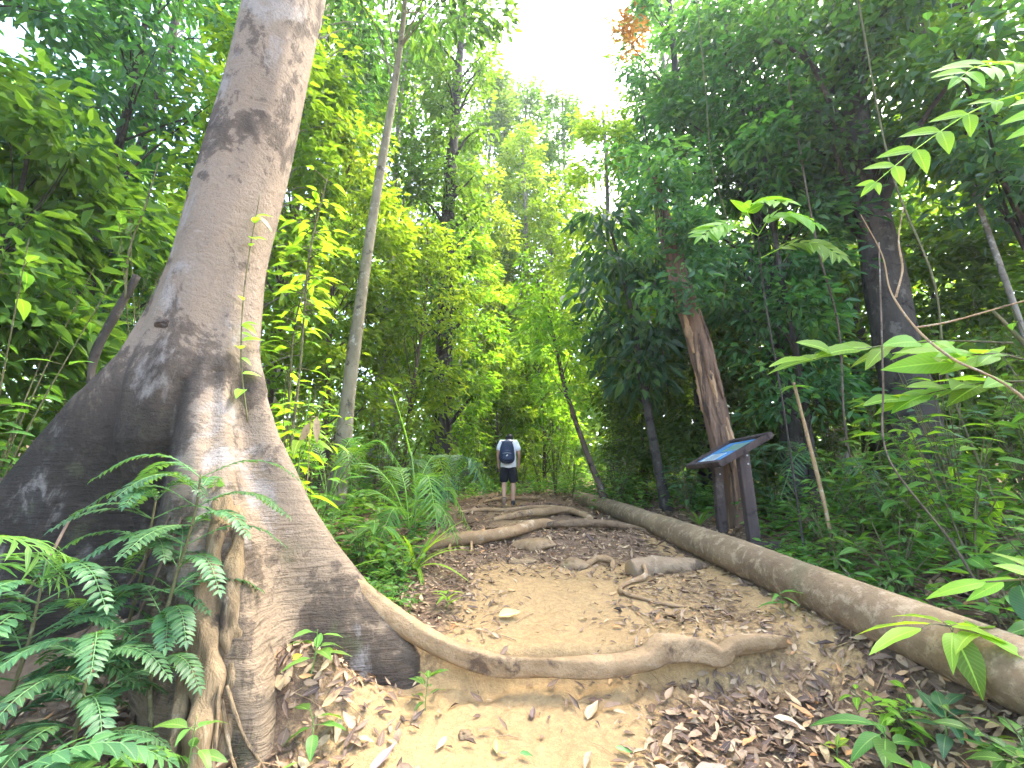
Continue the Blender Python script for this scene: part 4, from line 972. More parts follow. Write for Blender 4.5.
# hero seedling arching over the log, lower right
broad_plant('sapling', 'bright sapling arching left over the near end of the log', 'plant', 2.66, 2.1, [(0, 0, 0), (-.06, .03, .25), (-.22, .1, .42), (-.40, .17, .50), (-.58, .2, .53)],
    [(1, 2.9, .0, .03, .36, .10, .85), (1, 3.35, -.08, .12, .34, .085, .95), (.97, .3, .1, .02, .22, .09, .9), (.95, 4.4, -.8, .03, .26, .13, .15), (.8, .6, .1, .04, .2, .12, .7), (.62, 5.5, .0, .04, .18, .1, .8),
     (.45, 3.7, -.2, .05, .25, .05, .7), (.4, 3.3, -.1, .05, .27, .045, .7), (.3, 4.6, -.3, .05, .2, .07, .6), (.25, .2, .1, .05, .2, .1, .8), (.15, 4.0, -.1, .06, .2, .07, .5), (.55, 1.8, .2, .04, .2, .09, .75), (.92, 3.8, -.3, .05, .2, .07, .8), (.9, 2.2, .2, .05, .2, .08, .9), (.85, 5.0, -.2, .05, .19, .085, .7), (.75, 3.5, .1, .06, .22, .08, .9), (.7, 4.7, -.4, .05, .2, .09, .4), (.98, 5.6, .0, .03, .2, .085, 1.0)], 'nearb', 21, None, .007, each=True, stemmat=BM['stem'])
broad_plant('seedling', 'pale green seedling with long leaves in the bottom right litter', 'plant', 1.72, 2.3, [(0, 0, 0), (.01, .0, .12), (0, 0, .24)],
    [(1, 2.7, .1, .03, .27, .07, .4), (.9, 3.4, -.1, .03, .2, .07, .5), (.85, 4.0, .0, .03, .2, .09, .5), (.8, 1.2, .3, .03, .15, .06, .6), (.7, .1, .2, .03, .18, .07, .4)], 'near', 22, 'plants in the bottom right corner', .005, each=True)
broad_plant('seedling', 'plant with one big round pale leaf in the bottom right corner', 'plant', 1.70, 2.05, [(0, 0, 0), (-.01, .0, .1), (-.03, 0, .2)],
    [(1, 3.4, .45, .02, .16, .15, .35), (.7, 1.0, .3, .03, .13, .07, .6), (.6, 5.2, .2, .03, .13, .07, .5)], 'near', 23, 'plants in the bottom right corner', .006, 'round', each=True, droop=.15)
for k, (lab, x, y, hh, n, lm) in enumerate([
    ('cluster of pointed leaves at the bottom right frame corner', 2.0, 1.98, .26, 11, 'near'),
    ('dark leafy seedling below the near end of the log', 2.0, 2.3, .2, 10, 'neard'),
    ('leafy weed hugging the right frame edge below the log', 1.9, 1.85, .3, 11, 'near'),
    ('small bright weed left of the round pale leaf', 1.45, 2.12, .12, 8, 'nearb'),
    ('low weed at the bottom edge in front of the round pale leaf', 1.55, 1.9, .16, 10, 'neard')]):
    broad_plant('weed', lab, 'plant', x, y, [(0, 0, 0), (.01, 0, hh * .5), (.02, -.01, hh)], rosette(n, q, (-.1, .6), (.02, .06), (.10, .17), .45, (.4, 1), (.1, .8)), lm, 30 + k, 'plants in the bottom right corner', .005)
# right side: tall plants behind the log
def multi(name, label, cat, x, y, h, nst, nlf, L, lm, seed, group=None, spread=.5, wr=.4, rows=6, el=(-.2, .5), shape='ovate', droop=.35):
    rr = np.random.default_rng(seed); z0 = g1(x, y) - .03
    root = thing(name, label, cat, (x, y, z0), group)
    St = Geo(); G = Geo()
    for k in range(nst):
        a = rr.uniform(0, 6.28); hh = h * rr.uniform(.55, 1.05); e = np.array([math.cos(a), math.sin(a), 0]) * spread * rr.uniform(.2, 1)
        C = spline([(0, 0, 0), e * .3 + [0, 0, hh * .45], e + [0, 0, hh]], 24)
        tube(St, C, np.linspace(.010, .003, 24), 6, None, 0, cap=False)
        n = nlf; s = rr.uniform(.25, 1, n)
        P = np.stack([np.interp(s, np.linspace(0, 1, 24), C[:, i]) for i in range(3)], 1)
        az = rr.uniform(0, 6.28, n); ev = rr.uniform(*el, n)
        D = np.stack([np.cos(az) * np.cos(ev), np.sin(az) * np.cos(ev), np.sin(ev)], 1)
        P2 = P + D * L * .35
        for i in range(n): tube(St, [P[i], P2[i]], .003, 4, None, 0, cap=False)
        Ls = L * rr.uniform(.7, 1.25, n)
        leaves_hi(G, P2, D, np.array([0, 0, 1.]) + rr.normal(0, .3, (n, 3)), Ls, Ls * wr, droop=droop, fold=.12, rows=rows, rnd=np.clip(rr.normal(.5, .25, n), 0, 1), shape=shape, wave=.03)
    St.build('stem', BM['stem'], root); G.build('foliage', LM[lm], root)
    return root
S = [
 ('dark large-leaved shrub behind the log at the right edge', 3.0, 2.75, 1.0, 6, 9, .22, 'near', .45),
 ('tangled shrub with narrow leaves below the mossy thick trunk', 3.9, 3.9, 1.5, 8, 12, .2, 'near', .6),
 ('bushy dark shrub right of the info board', 4.0, 5.2, 1.6, 9, 13, .18, 'near', .7),
 ('tall dark shrub at the right edge above the large-leaved shrub', 4.7, 3.5, 2.4, 8, 12, .24, 'near', .7),
 ('mid green shrub behind the tan pole sapling', 4.6, 4.6, 2.2, 9, 13, .17, 'neard', .7),
 ('leafy shrub hiding the base of the mossy thick trunk', 5.4, 5.4, 2.1, 9, 13, .18, 'near', .8),
 ('low shrub with oval leaves between log and info board plank', 3.1, 4.35, .5, 7, 9, .12, 'near', .3),
 ('low creeping plant just behind the middle of the log', 2.85, 3.65, .4, 7, 9, .11, 'near', .3),
 ('light green low plant at the foot of the tan pole sapling', 3.3, 4.75, .55, 7, 9, .12, 'near', .3),
 ('dark low shrub behind the near end of the log', 2.72, 2.2, .6, 6, 9, .16, 'neard', .3),
 ('broad dark shrub between the mossy thick trunk and the right frame edge', 6.2, 4.4, 2.3, 10, 13, .26, 'near', .9),
 ('thick low shrub with big leaves behind the slanting log near its end', 3.7, 3.1, 1.1, 8, 11, .22, 'near', .5),
 ('shaded shrub right behind the light low plant by the tan pole', 3.9, 4.5, 1.2, 9, 12, .18, 'near', .5),
 ('distant shrub visible between the tan pole and the mossy thick trunk', 5.6, 7.6, 2.6, 11, 14, .2, 'near', .9),
 ('distant shrub beyond the mossy thick trunk at the right edge', 7.6, 6.6, 3.0, 11, 14, .22, 'near', 1.0),
 ('shrub in the shadows directly behind the info board', 3.6, 6.2, 1.2, 9, 13, .17, 'neard', .6),
 ('leafy shrub far off at the right edge beneath the yellow green tree', 8.6, 5.6, 2.2, 12, 14, .24, 'near', 1.0),
 ('wide shrub far off at the right edge in deep shade', 10.5, 7.6, 2.6, 12, 14, .28, 'neard', 1.3),
 ('lime green shrub crowding the path edge just left of the walker', -1.35, 10.3, 1.5, 11, 15, .13, 'nearb', .55),
 ('tall lime green shrub behind the low shrub left of the walker', -2.0, 13.0, 2.8, 12, 16, .15, 'nearb', .9),
 ('tall sunlit shrub between the slim pale trunk and the walker', -2.6, 9.2, 2.9, 12, 16, .15, 'nearb', .8),
 ('big sunlit shrub beside the base of the slim pale trunk', -3.4, 7.4, 3.0, 12, 15, .17, 'nearb', .8),
 ('round lime green shrub beyond the log end on the right', 2.6, 12.6, 1.9, 12, 15, .14, 'nearb', .8),
 ('dark glossy shrub around the foot of the thin crooked trunk', 2.3, 9.6, 1.2, 10, 13, .15, 'near', .5),
 ('sunny thicket closing the view above the far end of the path', .3, 15.0, 1.7, 13, 16, .15, 'nearb', .9),
 ('dim green thicket right of the far path bend', 1.9, 15.2, 2.4, 13, 16, .16, 'near', .9),
 ('tall dim shrub between the log end and the drooping-leaf tree', 3.4, 9.6, 2.2, 11, 14, .18, 'near', .8),
 ('upright shrub with broad bright leaves between tan pole and right edge', 4.1, 4.1, 1.9, 9, 12, .22, 'nearb', .5),
 ('knee high broadleaf shrub just past the info board plank', 3.5, 5.2, .9, 9, 12, .16, 'near', .45),
 ('broadleaf shrub low at the right edge below the big bright branches', 3.6, 2.9, 1.25, 9, 11, .2, 'near', .5),
 ('waist high shrub in front of the mossy thick trunk', 4.9, 5.2, 1.5, 10, 13, .2, 'near', .7),
 ('thicket of small leaves in front of the pale bent thin trunk', 5.9, 4.9, 1.9, 12, 14, .18, 'near', .8),
 ('leafy low shrub halfway between the log and the tan pole', 3.25, 3.9, .7, 9, 11, .15, 'near', .4),
 ('tall lime green shrub standing right of the walker head', 1.3, 13.3, 3.2, 13, 16, .15, 'nearb', .9),
 ('tall lime green shrub standing left of the walker head', -1.1, 13.9, 3.2, 13, 16, .15, 'nearb', .8),
 ('tall lime green shrub between the thin crooked trunk and the drooping-leaf tree', 2.5, 10.8, 2.6, 12, 15, .15, 'nearb', .7),
 ('light green leafy clump spilling over the near end of the log', 2.72, 2.05, .5, 9, 11, .13, 'nearb', .4),
 ('mid green clump behind the arching sapling at the right edge', 2.85, 2.5, .6, 9, 11, .15, 'near', .4),
 ('dense small-leaved clump between log and bottom right frame corner', 2.08, 1.95, .26, 9, 10, .11, 'near', .3),
 ('pale small-leaved weed clump at the right end of the litter below the log', 1.95, 2.45, .2, 7, 9, .09, 'nearb', .22),
 ('dark shrub behind the leaning dead trunk', 3.8, 7.2, 2.0, 9, 13, .2, 'neard', .7),
 ('shrub in shade between the dead trunk and the log end', 3.0, 7.6, 1.3, 9, 13, .17, 'neard', .6),
 ('small green shrub beside the far end of the log', 2.5, 9.9, 1.0, 8, 12, .14, 'near', .5),
 ('yellow green shrub on the right side of the walker', 1.7, 12.3, 1.5, 9, 14, .13, 'nearb', .6),
 ('tall shrub leaning over the path behind the walker', .9, 14.3, 2.0, 10, 14, .14, 'nearb', .7),
 ('yellow green shrub on the left side of the walker', -1.7, 11.4, 1.6, 10, 14, .13, 'nearb', .7),
 ('mid green shrub left of the path before the walker', -1.75, 9.0, 1.3, 9, 13, .14, 'near', .55),
 ('dark shrub filling the bank behind the palm fronds', -2.2, 7.6, 1.9, 10, 14, .14, 'neard', .7),
 ('light green shrub behind the right buttress', -3.0, 5.9, 2.2, 10, 13, .17, 'nearb', .7),
 ('glossy shrub just behind the sloping right buttress', -2.1, 4.7, 1.1, 9, 11, .15, 'near', .5),
 ('broad-leaved shrub close to the trunk on its right', -2.55, 4.9, 2.0, 8, 10, .22, 'nearb', .5),
 ('leafy shrub with long leaves at the left frame edge', -4.3, 3.6, 3.0, 9, 12, .22, 'near', .8),
 ('drooping dark shrub behind the left buttress', -4.9, 4.9, 3.2, 10, 13, .2, 'neard', .8),
 ('tall light shrub between left frame edge and trunk', -3.9, 4.6, 3.7, 8, 12, .2, 'near', .7),
 ('shaded leafy bush high on the left bank', -6.2, 6.8, 2.8, 10, 14, .2, 'near', .9),
 ('low dark green clump beside the strap-leaved plant', -1.5, 4.55, .5, 8, 10, .09, 'near', .3),
 ('small leafy clump at the foot of the strap-leaved plant', -1.05, 4.35, .3, 8, 10, .07, 'near', .22),
]
for k, (lab, x, y, h, ns, nl_, L, lm, spd) in enumerate(S):
    multi('shrub', lab, 'shrub', x, y, h, ns, nl_, L, lm, 200 + k, 'shrubs of the forest floor', spd)
# palms
def palm(label, x, y, fr, lm, seed, nl=22, L=.28, W=.026, name='palm', stemh=.25, group='young palms beside the path'):
    rr = np.random.default_rng(seed); z0 = g1(x, y) - .02
    root = thing(name, label, 'palm', (x, y, z0), group)
    G = Geo(); tube(G, [(0, 0, -.03), (0, 0, stemh)], [.03, .018], 10, 8, .05); G.build('stem', BM['stem'], root)
    for (az, ln, rise, arch) in fr:
        d = np.array([math.cos(az), math.sin(az), 0]); b = np.array([0, 0, stemh])
        rise *= .82; P = [b, b + d * ln * .25 + [0, 0, rise * .7], b + d * ln * .62 + [0, 0, rise], b + d * ln + [0, 0, rise - arch]]
        G = Geo(); frond(G, G, P, nl, L, W, .35, rr=rr, start=.3, ang=.85, shape='strap', rows=5, rad=.009); G.build('frond', LM[lm], root)
palm('young palm with drooping feather fronds left of the tan root', -1.25, 5.5, [(3.0, 1.15, .95, .45), (3.5, .9, .55, .3), (.2, .75, .55, .5), (-.5, .7, .35, .35), (1.2, .9, 1.1, .4), (4.4, .6, .3, .3), (2.2, .9, .9, .4), (5.3, .8, .75, .5)], 'near', 1)
palm('darker young palm standing behind the drooping feather palm', -1.1, 6.9, [(.3, .9, .8, .4), (1.4, .9, 1.0, .5), (2.6, .9, .9, .4), (3.6, .8, .7, .4), (5.0, .7, .6, .35), (5.8, .8, .9, .5)], 'neard', 2)
palm('small palm with stiff fronds beside the yellow green shrubs on the left', -2.6, 6.3, [(.2, 1.0, 1.1, .4), (1.4, .9, 1.2, .5), (2.6, .9, 1.1, .4), (4.2, .9, .9, .4), (5.4, .9, .9, .5)], 'near', 3)
palm('fan of palm fronds in the dark understory right of the board', 4.4, 6.0, [(2.8, 1.2, 1.0, .5), (3.6, 1.2, .8, .5), (4.4, 1.1, .7, .5), (5.2, 1.0, .8, .5), (1.8, 1.1, 1.1, .4)], 'neard', 4)
# unfurled bright spear of a young palm
t = thing('palm_spear', 'bright green unopened palm spear slanting up behind the palm fronds', 'palm', (-1.2, 5.6, g1(-1.2, 5.6)))
G = Geo(); tube(G, [(0, 0, 0), (-.02, 0, .6), (-.10, 0, 1.15)], [.012, .012, .012], 8, 20); G.build('stem', GREENSTEM, t)
G = Geo(); C = [(-.10, 0, 1.1), (-.22, -.02, 1.5), (-.40, -.05, 2.0)]; frond(G, G, C, 26, .085, .02, .1, rr=q, start=.0, ang=.4, shape='strap', rows=4, rad=.012, rnd=.8); G.build('frond', LM['nearb'], t)
# strap leaved plant
def strap_plant(label, x, y, n, L, W, lm, seed):
    rr = np.random.default_rng(seed); root = thing('strap_leaf_plant', label, 'plant', (x, y, g1(x, y) - .01), 'strap-leaved plants')
    for k in range(n):
        a = 2.4 * k + rr.normal(0, .3); el = rr.uniform(.5, 1.35); d = np.array([[math.cos(a) * math.cos(el), math.sin(a) * math.cos(el), math.sin(el)]])
        N = np.array([[-math.cos(a) * math.sin(el), -math.sin(a) * math.sin(el), math.cos(el)]])
        G = Geo(); l = L * rr.uniform(.6, 1.15); leaves_hi(G, np.array([[.01 * math.cos(a), .01 * math.sin(a), 0.]]), d, N, l, W * rr.uniform(.8, 1.2), droop=rr.uniform(.3, .9), fold=.2, rows=14, rnd=rr.uniform(.1, 1), shape='strap'); G.build('leaf', LM[lm], root)
strap_plant('light green strap-leaved plant arching beside the path edge', -1.0, 4.75, 18, .72, .04, 'nearb', 1)
strap_plant('shorter strap-leaved plant left of the arching one', -1.5, 4.95, 14, .55, .05, 'near', 2)
strap_plant('tuft of long blades right of the log under the info board', 2.75, 6.6, 10, .5, .035, 'near', 3)
broad_plant('seedling', 'plant with wide pale leaves among the strap-leaved plants', 'plant', -1.45, 4.7, [(0, 0, 0), (.02, 0, .3), (.03, 0, .6)], rosette(12, q, (-.3, .5), (.04, .1), (.22, .34), .36, (.4, 1), (.4, 1)), 'near', 61, 'plants behind the buttress', .007, each=True)
broad_plant('seedling', 'plant with upright lance leaves behind the right buttress', 'plant', -1.8, 4.45, [(0, 0, 0), (.02, 0, .4), (.03, 0, .9)], rosette(14, q, (-.2, .5), (.04, .1), (.2, .3), .28, (.3, 1), (.2, 1)), 'near', 62, 'plants behind the buttress', .007, each=True)
broad_plant('sapling', 'thin sapling with long bright leaves right beside the trunk flare', 'plant', -2.0, 4.1, [(0, 0, 0), (.03, 0, .6), (.0, 0, 1.2), (.04, 0, 1.75)], rosette(16, q, (-.3, .4), (.04, .1), (.22, .34), .3, (.45, 1), (.5, 1)), 'nearb', 63, 'plants behind the buttress', .009, each=True)
G = Geo(); t = thing('dead_leaf_pair', 'two dried brown leaves hanging from a twig beside the right buttress', 'leaf', (-1.9, 4.05, g1(-1.9, 4.05)))
tube(G, [(0, 0, 0), (.02, 0, .9), (.0, -.02, 1.45), (.06, -.03, 1.5)], [.006, .005, .004, .003], 6, 20); G.build('twig', BM['twig'], t)
for p, d in (((.0, -.02, 1.45), (-.35, 0, -.9)), ((.06, -.03, 1.5), (.1, 0, -1))):
    G = Geo(); leaves_hi(G, np.array([p]), np.array([d]), np.array([[.3, -1, .2]]), .26, .075, droop=.1, rows=8, rnd=.9); G.build('leaf', LIT, t)

# saplings of the right side
def branch_sapling(name, label, x, y, stem, srad, fr, lm, seed, nl, L, W, group=None, bark='stem', shape='ovate', ang=.95, rnd=None, droopl=.2, tilt=(-.15, -.9, .42)):
    """woody stem plus pinnate fronds given in local coordinates"""
    rr = np.random.default_rng(seed); root = thing(name, label, 'sapling', (x, y, g1(x, y) - .03), group)
    G = Geo(); tube(G, stem, np.linspace(srad, srad * .45, len(stem)), 8, 40, .05); G.build('stem', BM[bark], root)
    for P in fr:
        G = Geo(); frond(G, G, np.array(P, float), nl, L, W, droopl, rr=rr, shape=shape, rad=.006, ang=ang, rows=7, start=.22, rnd=rnd, tilt=tilt); G.build('frond', LM[lm], root)
    return root
branch_sapling('sapling', 'bright compound leaves reaching in from the upper right edge', 4.5, 2.7, [(0, 0, 0), (-.1, 0, 2), (-.35, .0, 3.6), (-.6, -.1, 4.2)], .04,
    [[(-.6, -.1, 4.05), (-1.0, .0, 3.95), (-1.4, .1, 3.7), (-1.75, .15, 3.42)], [(-.6, -.15, 4.2), (-.95, -.2, 4.15), (-1.3, -.3, 4.0), (-1.5, -.35, 3.85)], [(-.5, -.1, 3.9), (-.8, -.3, 3.75), (-1.1, -.45, 3.5), (-1.3, -.5, 3.2)]], 'nearb', 5, 6, .25, .115, None, 'stem', rnd=.75)
branch_sapling('sapling', 'light compound-leaved sapling in front of the dense shaded trees', 3.2, 5.0, [(0, 0, 0), (.0, 0, 1.6), (-.1, -.1, 3.0), (-.2, -.3, 3.8)], .013,
    [[(-.2, -.3, 3.75), (-.1, -.45, 3.9), (.1, -.55, 3.85), (.3, -.6, 3.7)], [(-.2, -.3, 3.8), (-.35, -.4, 4.0), (-.3, -.6, 4.0), (-.15, -.8, 3.85)], [(-.2, -.3, 3.75), (-.5, -.35, 3.85), (-.75, -.4, 3.8), (-.95, -.45, 3.65)], [(-.15, -.2, 3.5), (.15, -.35, 3.6), (.35, -.5, 3.5), (.5, -.6, 3.3)]], 'nearb', 6, 8, .32, .14, None, 'dark', rnd=.6, tilt=(-.1, -.7, .7))
rr = np.random.default_rng(9)
def horizontal_sapling(label, x, y, stem, brs, L, lm, seed, wr=.42, nper=6, each=True):
    rr = np.random.default_rng(seed); root = thing('sapling', label, 'sapling', (x, y, g1(x, y) - .03))
    G = Geo(); tube(G, stem, np.linspace(.03, .012, len(stem)), 8, 40, .05); G.build('stem', BM['stem'], root)
    for P in brs:
        C = spline(P, 30); G = Geo(); tube(G, C, np.linspace(.010, .004, 30), 6, None, .05)
        br = G.build('branch', BM['stem'], root)
        for k in range(nper):
            s = .3 + .7 * k / (nper - 1); p = np.array([np.interp(s, np.linspace(0, 1, 30), C[:, i]) for i in range(3)])
            T_ = unit(C[-1] - C[0]); sd = unit(np.cross(T_, [0, 0, 1.])) * (1 if k % 2 else -1)
            d = T_ * (1.0 if k < nper - 1 else 1.5) + sd * .45 + rr.normal(0, .2, 3); d[2] = rr.normal(-.05, .28)
            l = L * rr.uniform(.75, 1.2); G = Geo()
            leaves_hi(G, p[None], d[None], np.array([[-.1, -.7, .7]]) + rr.normal(0, .3, (1, 3)), l, l * wr, droop=.22, fold=.1, rows=9, rnd=rr.uniform(.3, 1), wave=.02); G.build('leaf', LM[lm], br)
horizontal_sapling('sapling with wide bright leaves on level branches at the right edge', 4.9, 3.5, [(0, 0, 0), (-.1, 0, 1.2), (-.35, .1, 2.0), (-.6, .1, 2.4)],
    [[(-.5, .1, 2.1), (-1.0, .2, 2.15), (-1.6, .3, 2.12), (-2.1, .35, 2.02)], [(-.45, .1, 1.95), (-.8, -.05, 1.95), (-1.2, -.2, 1.9), (-1.5, -.3, 1.8)], [(-.3, .1, 1.75), (-.7, .1, 1.75), (-1.1, .1, 1.7), (-1.5, .15, 1.6)]], .42, 'nearb', 31, nper=11)
horizontal_sapling('lower sapling with long bright leaves at the right frame edge', 3.3, 2.2, [(0, 0, 0), (-.05, 0, .5), (-.2, .0, .8)],
    [[(-.15, 0, .72), (-.4, .0, .82), (-.7, .05, .86), (-.95, .1, .84)], [(-.15, 0, .68), (-.4, -.1, .72), (-.6, -.15, .7), (-.8, -.2, .64)]], .24, 'nearb', 32, .28, 8)
# tan pole sapling
t = thing('pole_sapling', 'thin tan pole sapling leaning left right of the info board', 'sapling', (3.40, 4.8, g1(3.4, 4.8)))
G = Geo(); tube(G, [(0, 0, -.03), (-.05, 0, .7), (-.13, .0, 1.5), (-.17, 0, 1.9)], [.022, .02, .018, .014], 10, 40, .06); G.build('stem', BM['twig'], t)
G = Geo()
for k in range(7):
    a = k * 2.4; leaves_hi(G, np.array([[-.17, 0, 1.85]]), np.array([[math.cos(a), math.sin(a), .1]]), np.array([[0, 0, 1.]]), .2, .05, droop=.3, rows=7, rnd=.3 + .1 * k)
G.build('foliage', LM['near'], t)
# bare forked twig
t = thing('bare_branch', 'bare forked tan branch slanting in from the right edge', 'branch', (3.6, 2.35, g1(3.6, 2.35)))
o0 = np.array([3.6, 2.35, g1(3.6, 2.35)])
G = Geo(); tube(G, np.array([(3.6, 2.35, o0[2]), (3.2, 2.55, 1.65), (3.02, 2.85, 2.15), (2.98, 3.0, 2.42), (2.95, 3.1, 2.75), (2.99, 3.15, 3.1), (2.93, 3.2, 3.5)]) - o0, [.010, .009, .008, .007, .006, .004, .002], 8, 50, .1); b1 = G.build('stem', BM['twig'], t)
for P in ([(2.98, 3.0, 2.42), (3.2, 2.95, 2.45), (3.5, 2.8, 2.52), (3.9, 2.7, 2.62)], [(2.96, 3.08, 2.7), (3.08, 3.1, 2.95), (3.1, 3.1, 3.2), (3.2, 3.1, 3.5)]):
    G = Geo(); tube(G, np.array(P) - o0, [.008, .007, .006, .003], 7, 24, .1); G.build('twig', BM['twig'], t)
# large oval leaf plant
broad_plant('seedling', 'tall stalk with one big upright oval grey-green leaf at the right', 'plant', 2.62, 2.25, [(0, 0, 0), (-.05, 0, .25), (-.12, 0, .48)], [(1, 1.2, 1.25, .02, .19, .115, .4), (.7, 3.5, .2, .03, .17, .08, .3), (.6, .4, .3, .03, .2, .09, .4)], 'neard', 41, None, .006, 'round', each=True, droop=.08)
# climber on the great trunk
t = thing('climbing_vine', 'small leafy vine climbing the right edge of the big trunk', 'vine', (-2.05, 3.25, 1.7))
o0 = np.array([-2.05, 3.25, 1.7])
P = np.array([(-1.98, 3.2, 1.75), (-2.09, 3.2, 2.2), (-2.16, 3.22, 2.7), (-2.17, 3.22, 3.2), (-2.14, 3.2, 3.7)]) - o0
G = Geo(); tube(G, P, [.007, .006, .006, .005, .004], 6, 30, .1); G.build('stem', BM['stem'], t)
G = Geo(); sp = spline(P, 30)
for k in range(15):
    p = sp[int(rr.uniform(3, 29))]; a = rr.uniform(-1.6, .9); l = rr.uniform(.09, .17)
    leaves_hi(G, p[None], np.array([[math.cos(a), math.sin(a), rr.uniform(-.5, .4)]]), np.array([[.2, -.6, .8]]), l, l * .5, droop=.25, rows=7, rnd=rr.uniform(.4, 1))
G.build('foliage', LM['nearb'], t)
t = thing('climbing_vine', 'leafy sprig clinging to the left edge of the big trunk', 'vine', (-3.0, 3.1, 2.7))
P = np.array([(0, 0, 0), (-.03, -.02, .4), (.02, -.02, .8), (.06, -.03, 1.2)])
G = Geo(); tube(G, P, [.008, .007, .006, .004], 6, 30, .1); G.build('stem', BM['stem'], t)
G = Geo(); sp = spline(P, 30)
for k in range(18):
    p = sp[int(rr.uniform(3, 29))]; a = rr.uniform(2.2, 6.0); l = rr.uniform(.1, .2)
    leaves_hi(G, p[None], np.array([[math.cos(a), math.sin(a), rr.uniform(-.4, .3)]]), np.array([[.0, -.5, .8]]), l, l * .42, droop=.25, rows=7, rnd=rr.uniform(.2, .9))
G.build('foliage', LM['near'], t)
# leafy boughs near the trunk on the right side of it, sunlit
for k, (lab, x, y, top) in enumerate([('sapling with bunches of bright leaves right of the trunk at mid height', -2.65, 5.1, 4.8), ('sapling with bright leaves level with the trunk fork of light', -3.0, 5.6, 3.6)]):
    broad_plant('sapling', lab, 'sapling', x, y, [(0, 0, 0), (.05, 0, top * .4), (.0, 0, top * .75), (.12, 0, top)], rosette(46, q, (-.4, .4), (.08, .3), (.2, .3), .36, (.45, 1), (.4, 1)), 'nearb', 70 + k, None, .02, stemmat=BM['stem'])
# hanging lianas
for k, (lab, P, r0) in enumerate([
    ('pale hanging liana in the dense shade above the info board', [(3.45, 6.2, 10.6), (3.4, 6.2, 8.0), (3.35, 6.2, 6.5), (3.5, 6.2, 5.2), (3.3, 6.3, 4.0)], .008),
    ('dark liana dangling beside the drooping-leaf tree', [(3.0, 8.2, 9.5), (3.1, 8.2, 7.0), (2.95, 8.2, 5.0), (3.05, 8.2, 3.0)], .016),
    ('looping dark liana left of the vine-wrapped trunk', [(-3.0, 10.5, 9.0), (-3.1, 10.5, 7.0), (-2.4, 10.6, 5.6), (-1.9, 11.4, 5.2)], .025),
    ('slanting pale stems at the right between trunks', [(5.0, 4.6, 1.0), (4.8, 4.6, 2.4), (4.9, 4.6, 3.6), (4.7, 4.6, 5.2), (4.9, 4.7, 8.2)], .011),
    ('curved brown vine rising from the right undergrowth', [(3.1, 3.0, .4), (3.0, 3.1, .9), (2.85, 3.3, 1.5), (3.1, 3.5, 2.1), (3.3, 3.6, 2.8), (3.6, 3.8, 3.6)], .007),
    ('thin upright stem left of the mossy thick trunk', [(4.4, 5.6, .7), (4.35, 5.6, 2.0), (4.5, 5.6, 3.4), (4.4, 5.6, 5.0), (4.5, 5.7, 9.0)], .012),
    ('twisted dark stem behind the left buttress', [(-3.9, 4.0, .8), (-3.8, 4.0, 1.7), (-4.05, 4.0, 2.4), (-3.9, 4.1, 3.4)], .035)]):
    o0 = np.array(P[-1 if P[0][2] > P[-1][2] else 0]); G = Geo(); tube(G, np.array(P) - o0, r0, 8, 50, .1, seed=k)
    tag(G.build('liana', BM['dark' if 'dark' in lab else 'stem' if 'pale' in lab else 'brown'], loc=tuple(o0)), lab, 'vine', 'lianas and thin stems')

# dry orange leaves at the top of the sky gap
t = thing('dry_spray', 'orange dead leaf spray at the top right of the sky gap', 'branch', (3.55, 9.3, 12.0))
G = Geo(); tube(G, [(.6, 0, -.6), (.2, 0, 0), (-.3, 0, .9), (-.55, 0, 1.5)], [.03, .02, .012, .006], 6, 14); G.build('branch', BM['brown'], t)
C = Geo(); rq = np.random.default_rng(4)
for c in [(-.3, 0, .9), (-.5, 0, 1.4), (-.15, 0, 1.3), (-.6, .1, 1.8), (-.2, 0, 1.8)]: cloud(C, np.array(c), .35, 60, .16, rq)
C.build('foliage', LM['dry'], t)

# ------------------------------------------------------------------ undergrowth and far wood (stuff)
def undergrowth():
    rr = np.random.default_rng(55); C = Geo()
    def put(n, x0, x1, y0, y1, test, hmax, L):
        x = rr.uniform(x0, x1, n); y = rr.uniform(y0, y1, n); k = test(x, y); x, y = x[k], y[k]
        for xx, yy in zip(x, y):
            m = int(rr.uniform(5, 11)); z = g1(xx, yy); hh = rr.uniform(.05, hmax)
            a = rr.uniform(0, 6.28, m)
            P = np.array([xx, yy, z]) + np.stack([rr.normal(0, .06, m), rr.normal(0, .06, m), rr.uniform(.2, 1, m) * hh], 1)
            D = np.stack([np.cos(a), np.sin(a), rr.uniform(-.3, .4, m)], 1)
            l = L * rr.uniform(.6, 1.3, m)
            leaves_lo(C, P, D, np.array([0, 0, 1.]) + rr.normal(0, .25, (m, 3)), l, l * rr.uniform(.35, .5), .15, np.clip(rr.normal(rr.random(), .2, m), 0, 1))
    off = lambda x, y: path_in(x, y) < -.12
    put(900, -7, -1.0, 4.2, 9, off, .45, .12)
    put(700, -8, -.6, 9, 20, off, .7, .14)
    put(260, 2.55, 3.2, 2.4, 5.2, lambda x, y: x > 2.62, .2, .09)
    put(700, 3.0, 7, 2.6, 9, lambda x, y: off(x, y) & (x > 3.1), .5, .14)
    put(1300, 1.5, 10, 8, 20, off, .8, .15)
    put(350, -1.2, 2.2, 12.8, 18, lambda x, y: rr.random(len(x)) < .9, .6, .13)
    put(260, -1.7, -.75, 3.5, 5.2, off, .14, .06)
    put(200, -5, -3.0, 2.2, 4.2, lambda x, y: x < -3.4, .5, .13)
    tag(C.build('undergrowth', LM['near'], None, False), 'low green ground plants carpeting both sides of the trail', None, None, 'stuff')
undergrowth()
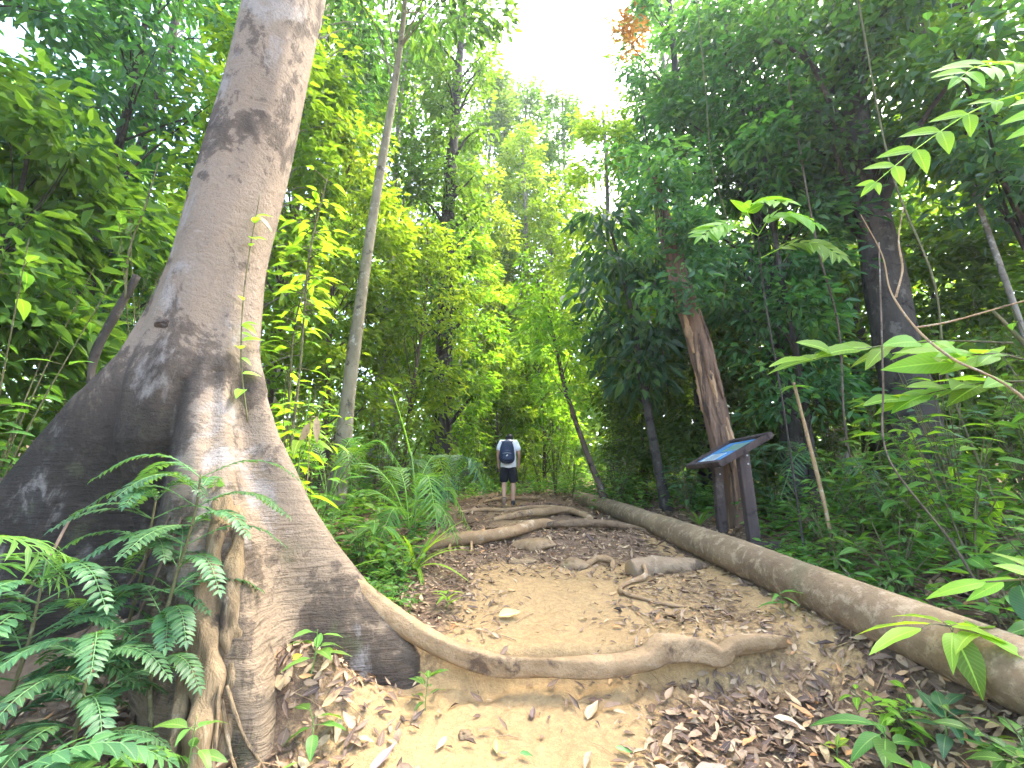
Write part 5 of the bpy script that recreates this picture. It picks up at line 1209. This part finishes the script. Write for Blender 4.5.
def far_wood():
    rr = np.random.default_rng(56); C = Geo()
    for i in range(4200):
        a = rr.uniform(-1.35, 1.35); d = rr.uniform(24, 44); x, y = d * math.sin(a), d * math.cos(a)
        hmax = (11 if abs(a) < .2 else 20) * rr.uniform(.55, 1.1)
        z = g1(x, y) + rr.uniform(0, 1) ** 1.4 * hmax
        cloud(C, np.array([x, y, z]), rr.uniform(.9, 1.7), 16, .62, rr, .5)
    tag(C.build('far_forest', LM['pale'], None, False), 'hazy green mass of far forest closing every gap', None, None, 'stuff')
far_wood()

def haze():
    G = Geo(); box(G, (0, 30, 12.5), (170, 130, 30), (0, 0, 0), 0)
    m = bpy.data.materials.new('pale_forest_air'); m.use_nodes = True; t = m.node_tree; t.nodes.clear()
    o = t.nodes.new('ShaderNodeOutputMaterial'); v = t.nodes.new('ShaderNodeVolumePrincipled')
    v.inputs['Color'].default_value = (.86, .93, .95, 1); v.inputs['Density'].default_value = HAZE; v.inputs['Anisotropy'].default_value = .3
    t.links.new(v.outputs[0], o.inputs['Volume'])
    tag(G.build('haze', m, None, False), 'pale humid air between the trees', None, None, 'stuff')
HAZE = .0010
haze()
# ------------------------------------------------------------------ camera, light, render
cam = bpy.data.cameras.new('camera'); co = bpy.data.objects.new('camera', cam); COL.objects.link(co)
co.location = (0, 0, 1.3); co.rotation_euler = (R(90 + 13), 0, 0); cam.lens = 36 * 430 / 1024; cam.sensor_width = 36; cam.clip_end = 600; cam.clip_start = .05
scene.camera = co
SUN_EL, SUN_AZ = 60, 52     # azimuth measured from +Y towards +X
w = bpy.data.worlds.new('World'); scene.world = w; w.use_nodes = True
nt = w.node_tree; bg = nt.nodes['Background']
sky = nt.nodes.new('ShaderNodeTexSky'); sky.sky_type = 'NISHITA'; sky.sun_disc = False
sky.sun_elevation = R(SUN_EL); sky.sun_rotation = R(SUN_AZ); sky.air_density = 1.0; sky.dust_density = 4.0; sky.ozone_density = 1.0
nt.links.new(sky.outputs[0], bg.inputs[0]); bg.inputs[1].default_value = .15
sun = bpy.data.lights.new('sun', 'SUN'); sun.energy = 1.5; sun.angle = R(12); sun.color = (1, .95, .86)
so = bpy.data.objects.new('sun', sun); COL.objects.link(so)
dirv = Vector((math.sin(R(SUN_AZ)) * math.cos(R(SUN_EL)), math.cos(R(SUN_AZ)) * math.cos(R(SUN_EL)), math.sin(R(SUN_EL))))
so.rotation_euler = dirv.to_track_quat('Z', 'Y').to_euler()
vs = scene.view_settings; vs.view_transform = 'Standard'; vs.look = 'None'; vs.gamma = 1; vs.exposure = 3.65; vs.use_curve_mapping = False
c = scene.cycles; c.max_bounces = 7; c.diffuse_bounces = 4; c.glossy_bounces = 2; c.transmission_bounces = 4; c.transparent_max_bounces = 8; c.volume_bounces = 0
c.use_denoising = True; c.sample_clamp_indirect = 8; c.use_adaptive_sampling = True; c.adaptive_threshold = .02
